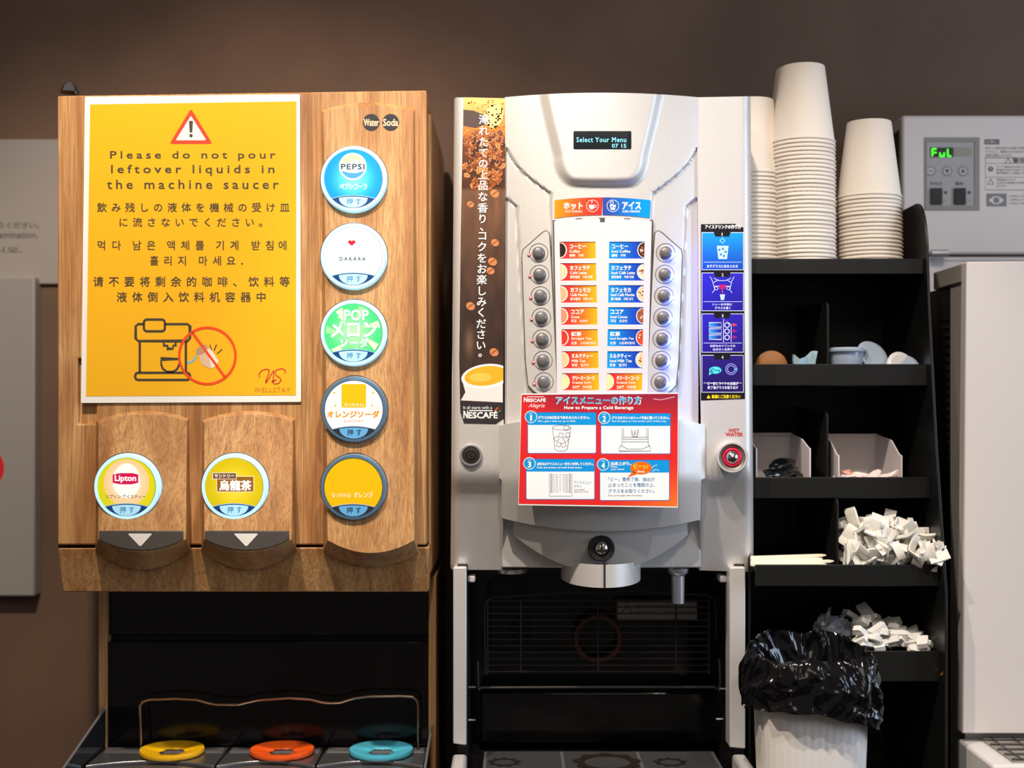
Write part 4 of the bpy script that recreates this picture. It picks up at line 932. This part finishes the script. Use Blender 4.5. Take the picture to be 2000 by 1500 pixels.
# two white bins
M_bin = mat('bin_plastic', (206, 198, 198), .45)
def bin_(x0, x1, ytop, yfront, label, Yf=.066, Yb=.20):
    z0 = FL[2]; zt = W(0, ytop, Yb).z; zf = W(0, yfront, Yf).z; a = W(x0, 0, Yf).x; b = W(x1, 0, Yf).x; th = .0022
    g = empty('storage_bin', ((a+b)/2, (Yf+Yb)/2, z0), label, 'storage bin')
    bm = bmesh.new(); box(bm, (a, Yf, z0), (b, Yb, z0+th)); obj('bottom', bm, M_bin, g)
    bm = bmesh.new(); box(bm, (a, Yb-th, z0), (b, Yb, zt)); box(bm, (a-.001, Yb-.006, zt-.004), (b+.001, Yb+.001, zt)); obj('back', bm, M_bin, g, bevel=.0008)
    for x in (a, b-th):
        bm = bmesh.new(); pr = [(Yf, z0), (Yf, zf), (Yf+.012, zf+.002), (Yf+.05, zt-.008), (Yb, zt), (Yb, z0)]
        A = [bm.verts.new((x, y, z)) for y, z in pr]; B = [bm.verts.new((x+th, y, z)) for y, z in pr]; bm.faces.new(A); bm.faces.new(B[::-1])
        for i in range(6): bm.faces.new((A[i], B[i], B[(i+1) % 6], A[(i+1) % 6]))
        obj('side', bm, M_bin, g, bevel=.0006)
    return a, b, z0+th
a0, b0, zb0 = bin_(1476, 1584, 845, 876, 'white open-fronted bin holding black wrapped items')
a1, b1, zb1 = bin_(1637, 1763, 847, 890, 'white open-fronted bin holding pinkish white packets')
M_film = mat('black_film', (16, 18, 24), .16, coat=.4)
for i in range(4):
    bm = bmesh.new(); blob(bm, (0, 0, 0), .038-.004*i, .018, .008, i*5, .3, 3, 1.6)
    o = obj('black_packet', bm, M_film, angle=0, origin=(0, 0, 0), label=('black film-wrapped packet, lowest in the left bin','black film-wrapped packet, second up in the left bin','black film-wrapped packet, third up in the left bin','black film-wrapped packet on top in the left bin')[i], cat='packet', group='black wrapped packets in the left bin')
    o.location = ((a0+b0)/2+(.012, .022, .004, .008)[i], .10+.012*(i % 2), zb0+.009+.0095*i); o.rotation_euler = (.1, .15-.12*i, .3*i)
M_pk = mat('pinkish_packet', (236, 214, 212), .45)
for i in range(7):
    bm = bmesh.new(); blob(bm, (0, 0, 0), .017, .010, .006, i*3+1, .6, 2, 2.2)
    o = obj('sweetener_packet', bm, M_pk if i != 1 else mat('salmon_packet', (236, 170, 150), .45), angle=25, origin=(0, 0, 0), label='salmon pink packet among the white ones in the right bin' if i == 1 else 'pinkish white packet in the right storage bin', cat='packet', group='packets in the right storage bin')
    o.location = (a1+.013+(b1-a1-.026)*i/6, .088+.02*(i % 2), zb1+.019+.003*math.sin(i*2.3)); o.rotation_euler = (.5*math.sin(i*3), .6*math.sin(i*2), i)
for i in range(6):
    bm = bmesh.new(); blob(bm, (0, 0, 0), .017, .012, .009, i*3+31, .5, 2, 2.2)
    o = obj('sweetener_packet', bm, M_pk, angle=25, origin=(0, 0, 0), label='pinkish white packet in the right storage bin', cat='packet', group='packets in the right storage bin')
    o.location = (a1+.016+(b1-a1-.032)*i/5, .100, zb1+.0085); o.rotation_euler = (0, .1, i)
# wrapped stirrers
M_stir = mat('stirrer_paper', (236, 226, 204), .5)
for i, (xa, ya, xb, yb_, Y) in enumerate(((1466,1089,1613,1081,.045),(1466,1093,1606,1088,.035),(1466,1099,1628,1094,.03),(1466,1103,1614,1101,.024))):
    p, q = W(xa, ya, Y), W(xb, yb_, Y); z = p.z; bm = bmesh.new(); dz = (.003, .001, .002, 0)[i]
    h = .0019; d = .0045
    vs = [(p.x, Y-d, z-h), (p.x, Y+d, z-h), (p.x, Y+d, z+h), (p.x, Y-d, z+h)], [(q.x-.006, Y-d, z-h+dz), (q.x-.006, Y+d, z-h+dz), (q.x-.006, Y+d, z+h+dz), (q.x-.006, Y-d, z+h+dz)], [(q.x, Y-d*.7, z-h*.2+dz), (q.x, Y+d*.7, z-h*.2+dz), (q.x, Y+d*.7, z+h*.6+dz), (q.x, Y-d*.7, z+h*.6+dz)]
    R = [[bm.verts.new(c) for c in s] for s in vs]
    for A, B in zip(R, R[1:]):
        for j in range(4): bm.faces.new((A[j], A[(j+1) % 4], B[(j+1) % 4], B[j]))
    bm.faces.new(R[0]); bm.faces.new(R[-1])
    obj('wrapped_stirrer', bm, M_stir, bevel=.0005, label=('paper-wrapped stirrer, uppermost of the four on the fourth tier','paper-wrapped stirrer, second from the top of the four','paper-wrapped stirrer reaching furthest towards the divider','paper-wrapped stirrer, lowest of the four on the fourth tier')[i], cat='stirrer', group='wrapped stirrers on the fourth tier')
# heap of white folded sachets
M_sach = mat('white_sachet_paper', (228, 225, 216), .5, trans=0)
def sachet_mesh(seed):
    r = random.Random(seed); bm = bmesh.new(); L, w_ = .0185, r.uniform(.0048, .0070); b1_, b2 = r.uniform(-.9, .9), r.uniform(-.8, .8)
    st = []; x = 0; z = 0; a = 0; segs = 6
    for i in range(segs+1):
        st.append((x-.008, z, a)); a += b1_*.45 if i == 2 else (b2*.3 if i == 4 else 0)
        x += L*2/segs*math.cos(a)*.6; z += L*2/segs*math.sin(a)*.6
    R = []
    for i, (x, z, a) in enumerate(st):
        t = .0004 if i in (0, segs) else .0015; nx, nz = -math.sin(a), math.cos(a)
        R.append([bm.verts.new(p) for p in ((x-nx*t, -w_, z-nz*t), (x-nx*t*1.3, 0, z-nz*t*1.3), (x-nx*t, w_, z-nz*t), (x+nx*t, w_, z+nz*t), (x+nx*t*1.3, 0, z+nz*t*1.3), (x+nx*t, -w_, z+nz*t))])
    for A, B in zip(R, R[1:]):
        for j in range(6): bm.faces.new((A[j], A[(j+1) % 6], B[(j+1) % 6], B[j]))
    bm.faces.new(R[0]); bm.faces.new(R[-1]); return bm
protos = []
def put(name, pool, mkr, m, loc, rot, lab, cat, grp, sc=1):
    if len(pool) < 6:
        o = obj(name, mkr(len(pool)), m, angle=20, origin=(0, 0, 0)); pool.append(o)
    else: o = random.choice(pool).copy(); C.objects.link(o)
    o.location = loc; o.rotation_euler = rot; o.scale = (sc, sc, sc); return tag(o, lab, cat, grp)
random.seed(5)
hx0, hx1 = W(1636, 0, .05).x, W(1850, 0, .03).x; zf = FL[3]
def hz(u):      # heap height across the compartment
    return .058*min(1, (u+.16)/.26)*(1-.58*max(0, (u-.52)/.48)**1.2)
def hp(u, v): return hz(u)*(1-abs(v)**2*.8)
i = 0
for layer in (.12, .34, .56, .78, .97):
    for ui in range(10):
        for vi in range(4):
            u = (ui+random.uniform(.1, .9))/10; v = -1+(vi+random.uniform(.1, .9))/2
            zz = zf+.006+hp(u, v)*layer
            x = hx0+.006+(hx1-hx0-.018)*u; y = .070+v*.048-.030*u; y = max(y, .026) if layer < .5 else y
            if layer < .5 and v > .1: continue
            put('white_sachet', protos, sachet_mesh, M_sach, (x, y, zz), (random.uniform(-1.6, 1.6), random.uniform(-1.6, 1.6), random.uniform(0, 6.3)), 'white folded paper sachet '+('at the crest' if layer > .9 else 'low at the foot' if layer < .2 else 'at the divider end' if u < .33 else 'at the side panel end' if u > .66 else 'in the middle')+' of the fourth-tier heap', 'sachet', 'white sachets heaped on the fourth tier', random.uniform(1.1, 1.45))
# heap of small white sweetener pieces
M_pc = mat('white_piece', (234, 232, 228), .5)
def piece_mesh(seed):
    r = random.Random(seed+40); bm = bmesh.new(); a, b_, c_ = r.uniform(.0105, .0145), r.uniform(.0062, .0082), r.uniform(.003, .0055)
    top = rpoly([(-a, -b_), (a, -b_), (a, b_), (-a, b_)], .0026, 3); A = [bm.verts.new((x, y, -c_)) for x, y in top]; B = [bm.verts.new((x, y, c_)) for x, y in top]; bm.faces.new(A); bm.faces.new(B)
    for j in range(len(A)): bm.faces.new((A[j], A[(j+1) % len(A)], B[(j+1) % len(A)], B[j]))
    return bm
pool = []; zf = FL[4]; px0, px1 = W(1668, 0, .05).x, W(1806, 0, .05).x
for layer in (.12, .45, .85):
    for ui in range(6):
        for vi in range(3):
            u = (ui+random.uniform(.15, .85))/6; v = (vi+random.uniform(.2, .8))/3
            h = .060*(1-.95*abs(u-.22)**.9)*(1-.1*v)
            put('white_piece', pool, piece_mesh, M_pc, (px0+(px1-px0)*u, .026+v*.075, zf+.005+h*layer*(.45+.55*v)), (random.uniform(-.7, .7), random.uniform(-.7, .7), random.uniform(0, 6.3)), 'small white block-shaped sweetener piece '+('on top' if layer > .8 else 'at the black bag end' if u < .33 else 'at the side panel end' if u > .66 else 'in the middle')+' of the lowest-tier heap', 'sweetener', 'white pieces heaped on the lowest tier')
# ---------------------------------------------------------------- waste bin with a black bag
tb = empty('waste_bin', W(1585, 1500, .0)*1, 'small white waste bin with a crumpled black bag over its rim', 'waste bin')
tb.location = ((1584-1000)*K(-.08), -.075, .82); ORG[tb.name] = Vector(tb.location)
bm = bmesh.new(); cx, cy = tb.location.x, -.075; rim_z = W(0, 1345, -.08).z
def rr_ring(r, z, n=64, e=3.2, wx=1, wy=.85):
    out = []
    for i in range(n):
        a = 2*PI*i/n; c_, s_ = math.cos(a), math.sin(a); q = (abs(c_)**e+abs(s_)**e)**(-1/e); out.append((cx+r*q*c_*wx, cy+r*q*s_*wy, z))
    return out
def loft(bm, rings, cap=True):
    R = [[bm.verts.new(p) for p in r] for r in rings]
    for A, B in zip(R, R[1:]):
        n = len(A)
        for i in range(n): bm.faces.new((A[i], A[(i+1) % n], B[(i+1) % n], B[i]))
    if cap: bm.faces.new(R[0])
def fluted(r, z):
    return [(cx+(x-cx)*(1+.006*(i % 4 < 2)), cy+(y-cy)*(1+.006*(i % 4 < 2)), z) for i, (x, y, z) in enumerate(rr_ring(r, z, 192))]
bm2 = bmesh.new(); loft(bm2, [fluted(.0605, .824), fluted(.0705, rim_z-.001)]); obj('fluted_wall', bm2, M_white, tb, angle=15)
loft(bm, [rr_ring(.056, .82), rr_ring(.060, .824), rr_ring(.0705, rim_z), rr_ring(.073, rim_z+.002), rr_ring(.073, rim_z+.006), rr_ring(.069, rim_z+.006), rr_ring(.059, .828)])
obj('bin_body', bm, M_white, tb, angle=40)
bm = bmesh.new(); n = 260; m_ = 80; rows_ = []
ztop = W(0, 1272, -.08).z
for j in range(m_+1):
    t = j/m_; row = []
    for i in range(n):
        a = 2*PI*i/n; c_, s_ = math.cos(a), math.sin(a); e = 2.6; q = (abs(c_)**e+abs(s_)**e)**(-1/e)
        hem = rim_z-.012-.014*(.5+.5*math.sin(2*a+2.4))-.012*noise.noise(Vector((c_*2, s_*2, 3)))-(.030*math.exp(-((a-5.75)/.28)**2))
        if t < .22: u = t/.22; r = .050+.018*u; z = rim_z-.02+(ztop-rim_z+.018)*u      # inside, rising
        else:
            u = (t-.22)/.78; z = ztop-.002+(hem-ztop)*u+.010*math.sin(PI*min(1, u*2.2))*.6; r = .068+.0185*math.sin(PI*min(.62, u*.9))
        p = Vector((c_*2.2, s_*2.2, z*17)); w1 = noise.noise(p*.8+Vector((3, 3, 3))); p2 = p+Vector((w1, w1, 0)); nn = .8*noise.noise(p)+.75*(1-3*abs(noise.noise(p2*1.5+Vector((7, 0, 0)))))+.36*(1-3*abs(noise.noise(p2*2.6)))+.10*(1-3*abs(noise.noise(p2*5.5)))
        tz = z+.007*noise.noise(Vector((c_*2.5+9, s_*2.5, t*3)))+(.016*max(0, s_+.2)*max(0, 1-abs(t-.22)*2.5))
        r += .0054*nn*min(1, t*4+.2)
        row.append(bm.verts.new((cx+r*q*c_*.985, cy+r*q*s_*.92, tz)))
    rows_.append(row)
for A, B in zip(rows_, rows_[1:]):
    for i in range(n): bm.faces.new((A[i], A[(i+1) % n], B[(i+1) % n], B[i]))
obj('bin_bag', bm, mat('black_bag_plastic', (9, 9, 11), .10, coat=.15), tb, angle=50, label='crumpled glossy black plastic bag')
# clear bag scraps rising behind the bag
M_bagc = mat('clear_bag_film', (176, 184, 196), .12, trans=.5, coat=.3)
bm = bmesh.new()
for s, (x0, y0, x1, y1) in enumerate(((1615,1240,1622,1186),(1632,1240,1654,1192),(1644,1244,1640,1200),(1600,1240,1585,1222),(1655,1250,1668,1212),(1622,1244,1660,1232))):
    p, q = W(x0, y0, .075), W(x1, y1, .085); prev = None
    for j in range(7):
        t = j/6; c_ = p.lerp(q, t); w_ = .006*(1-t*.75); o_ = .003*math.sin(t*6+s)
        cur = (bm.verts.new((c_.x-w_+o_, c_.y+o_, c_.z)), bm.verts.new((c_.x, c_.y-.004, c_.z+.001)), bm.verts.new((c_.x+w_+o_, c_.y+.001, c_.z)))
        if prev: bm.faces.new((prev[0], prev[1], cur[1], cur[0])); bm.faces.new((prev[1], prev[2], cur[2], cur[1]))
        prev = cur
base_ = W(1630, 1262, .075); blob(bm, (base_.x, .085, FL[4]+.020), .026, .020, .020, 3, .6, 3, 3)
obj('clear_plastic_bag', bm, M_bagc, angle=20, label='torn clear plastic bag standing behind the black bin bag', cat='plastic bag')
# ---------------------------------------------------------------- ice machine
im = empty('ice_machine', (.85, .25, .82), 'tall pale ice dispenser with green digits, right of the cups', 'ice machine')
bm = bmesh.new(); fx = W(1762, 0, .30).x
zT = W(0, 225, .30).z
pr = [W(1762,225,.30), W(2300,222,.30)]
box(bm, (fx, .30, W(0,497,.30).z), (1.2, .36, zT)); obj('upper_casing', bm, M_whited, im, bevel=.004)
bm = bmesh.new(); box(bm, (fx+.004, .36, W(0,497,.30).z), (1.19, .455, zT-.004)); obj('rear_casing', bm, M_beige, im, bevel=.002)
bm = bmesh.new(); box(bm, (fx-.001, .315, W(0,470,.30).z), (fx+.001, .35, zT-.02)); obj('side_slot', bm, M_black, im)
bm = bmesh.new(); box(bm, (fx, .302, .82), (1.2, .455, W(0,501,.30).z)); obj('lower_casing', bm, M_whited, im, bevel=.003)
bm = bmesh.new(); tube(bm, [W(1818,495,.285), W(1852,495,.285)], .0062, 12); tube(bm, [W(1852,495,.287), W(2060,495,.287)], .0012, 8); obj('hinge_pin', bm, M_silver2, im, angle=40)
# control panel in a shallow recess
bm = bmesh.new(); gridpanel(bm, [1806,1812,1903,1914], [268,277,401,411], {(1,1)}, .2985, .302); obj('panel_surround', bm, mat('grey_surround', (128, 126, 124), .5), im, bevel=.001)
bm = bmesh.new(); panel(bm, rect(1811,276,1904,402), .2996, .3015); cp = obj('control_panel', bm, mat('control_grey', (150, 152, 154), .45), im)
I = Ink(.2996); I.rect(1817, 288, 1862, 307, (16, 26, 16), 1); I.rect(1863, 288, 1898, 305, (134, 130, 126), 1)
for cx_, up in ((1818, None), (1850, 0), (1881, 1)):
    I.ring(cx_, 334, 9, 9, 1.2, (70,70,72), 2, 28); I.ell(cx_, 334, 8.2, 8.2, (160,162,164), 1, 28)
    if up == 1: I.poly([(cx_-4,337),(cx_,329),(cx_+4,337)], (40,40,44), 3)
    elif up == 0: I.poly([(cx_-4,331),(cx_,339),(cx_+4,331)], (40,40,44), 3)
    else: I.line([(cx_-4,334),(cx_+4,334)], 1.6, (90,90,94), 3)
I.text('貯氷切', 1817, 355, 1840, 362, (70,70,72)); I.text('製氷', 1866, 355, 1882, 362, (50,50,54), .01)
for x in (1847, 1893): I.ell(x, 376, 3.4, 3.4, (60,60,62), 2, 16); I.ell(x, 391, 3.2, 3.2, (140,140,140), 2, 16)
I.make('panel_print', P, cp)
for x0, x1 in ((1818,1841),(1864,1887)):
    bm = bmesh.new(); panel(bm, rect(x0,367,x1,399,1.5), .2965, .2998); obj('rocker_switch', bm, M_black, cp, bevel=.0006)
I = Ink(.2996, .0004)
def seg(x, y, s, w=8, h=14):
    G2 = (60, 255, 30); q = {'a': [(x,y),(x+w,y)], 'g': [(x,y+h/2),(x+w,y+h/2)], 'd': [(x,y+h),(x+w,y+h)], 'f': [(x,y),(x,y+h/2)], 'e': [(x,y+h/2),(x,y+h)], 'b': [(x+w,y),(x+w,y+h/2)], 'c': [(x+w,y+h/2),(x+w,y+h)]}
    for c_ in s: I.line(q[c_], 2.6, G2, 2)
seg(1821, 291, 'afge'); seg(1836, 291, 'cde'); seg(1851, 291, 'fed', 7); I.make('green_digits', print_mat('green_led', 1.6), cp)
I = Ink(.30); T2 = (78, 74, 76)
I.rect(1923, 272, 1952, 282, (84,80,82), 1); I.text('お願い', 1926, 274, 1949, 280, (190,186,186), 0)
for s, x1, y in (('必ずこの扉を閉めた状態で使用して', 2012, 287), ('ください。異物が入る恐れがあり', 2012, 294), ('故障の原因になります。', 1978, 301)): I.text(s, 1925, y, x1, y+4.5, T2, 0)
I.line(rect(1925, 308, 2060, 371), .8, T2, 2, True); I.line([(1925,319),(2060,319)], .7, T2); I.line([(1925,346),(2060,346)], .7, T2)
I.line([(1963,319),(1969,309),(1975,319)], 1, T2, 2, True); I.text('警告', 1978, 309, 2003, 318, T2, .02); I.ell(1935, 330, 5, 5, T2, 2, 20); I.text('!', 1934, 327, 1936, 333, (200,196,196), .02)
for s, x1, y in (('アース線を必ず取り付け', 2010, 324), ('感電の恐れがあります', 2010, 330), ('専門業者にご相談ください', 2014, 336), ('分解改造をしないで', 1984, 349), ('火災や感電の原因に', 2010, 355), ('なります', 1966, 361)): I.text(s, 1946, y, x1, y+4, T2, 0)
I.line([(1929,360),(1935,349),(1941,360)], 1, T2, 2, True); I.rect(1927, 378, 1966, 403, (112,110,114), 2)
I.poly([(1931+30*t/12, 391-8*math.sin(PI*t/12)) for t in range(13)]+[(1961-30*t/12, 391+8*math.sin(PI*t/12)) for t in range(1, 12)], (196,194,196), 3); I.ell(1946, 391, 6, 6, (112,110,114), 5, 20)
for j, x1 in ((0, 2010), (1, 2012), (2, 2006)): I.text('この表示をよく読んで', 1970, 381+j*7, x1, 385+j*7, T2, 0)
I.make('warning_print', P, im)
# lower front unit: cap, door, side with black vent
sx = .6297; zc = 1.655; zb_ = W(0, 1435, .05).z
bm = bmesh.new(); box(bm, (sx, .055, W(0, 550, .055).z), (1.25, .19, zc)); obj('cap', bm, M_beige, im, bevel=.002)
bm = bmesh.new(); box(bm, (sx+.003, .060, .83), (1.25, .122, W(0, 550, .055).z)); obj('side_sheet', bm, M_beige, im, bevel=.001)
bm = bmesh.new(); box(bm, (sx+.004, .122, .82), (1.25, .30, W(0, 550, .055).z)); vt = obj('vent_side', bm, M_black, im)
for j in range(26):
    z = 1.58-j*.012; bm = bmesh.new(); box(bm, (sx+.002, .13, z), (sx+.005, .18, z+.005)); obj('vent_slat', bm, M_black, vt)
bm = bmesh.new(); panel(bm, [(1888,511),(2500,505),(2500,1436),(1879,1433),(1883,1000)], .035, .058); obj('front_door', bm, mat('cream_door', (218, 208, 200), .42), im, bevel=.002)
bm = bmesh.new(); zt_ = W(0, 1440, .05).z; box(bm, (W(1880,0,.035).x, -.08, .82), (1.25, .06, zt_-.004)); obj('tray_body', bm, M_white, im, bevel=.004)
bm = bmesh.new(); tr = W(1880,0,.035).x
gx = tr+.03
box(bm, (gx, -.07, zt_-.006), (1.25, .05, zt_-.002)); obj('tray_well', bm, mat('tray_well_grey', (150, 144, 136), .5), im)  # well under the grid, one even grey
bm = bmesh.new()
for j in range(5): y = -.065+j*.026; tube(bm, [(gx, y, zt_), (1.25, y, zt_)], .0015, 6)
for j in range(18): x = gx+.012+j*.03; tube(bm, [(x, -.068, zt_+.001), (x, .045, zt_+.001)], .0012, 6)
obj('tray_grid', bm, M_wire, im, angle=60, kind='stuff')
bm = bmesh.new(); tube(bm, [W(1838, 1318, .0), W(1843, 1312, -.004), W(1846, 1318, .0)], .002, 8); obj('hook', bm, mat('brass', (214, 160, 60), .3, .9), su, angle=60, label='small brass hook')
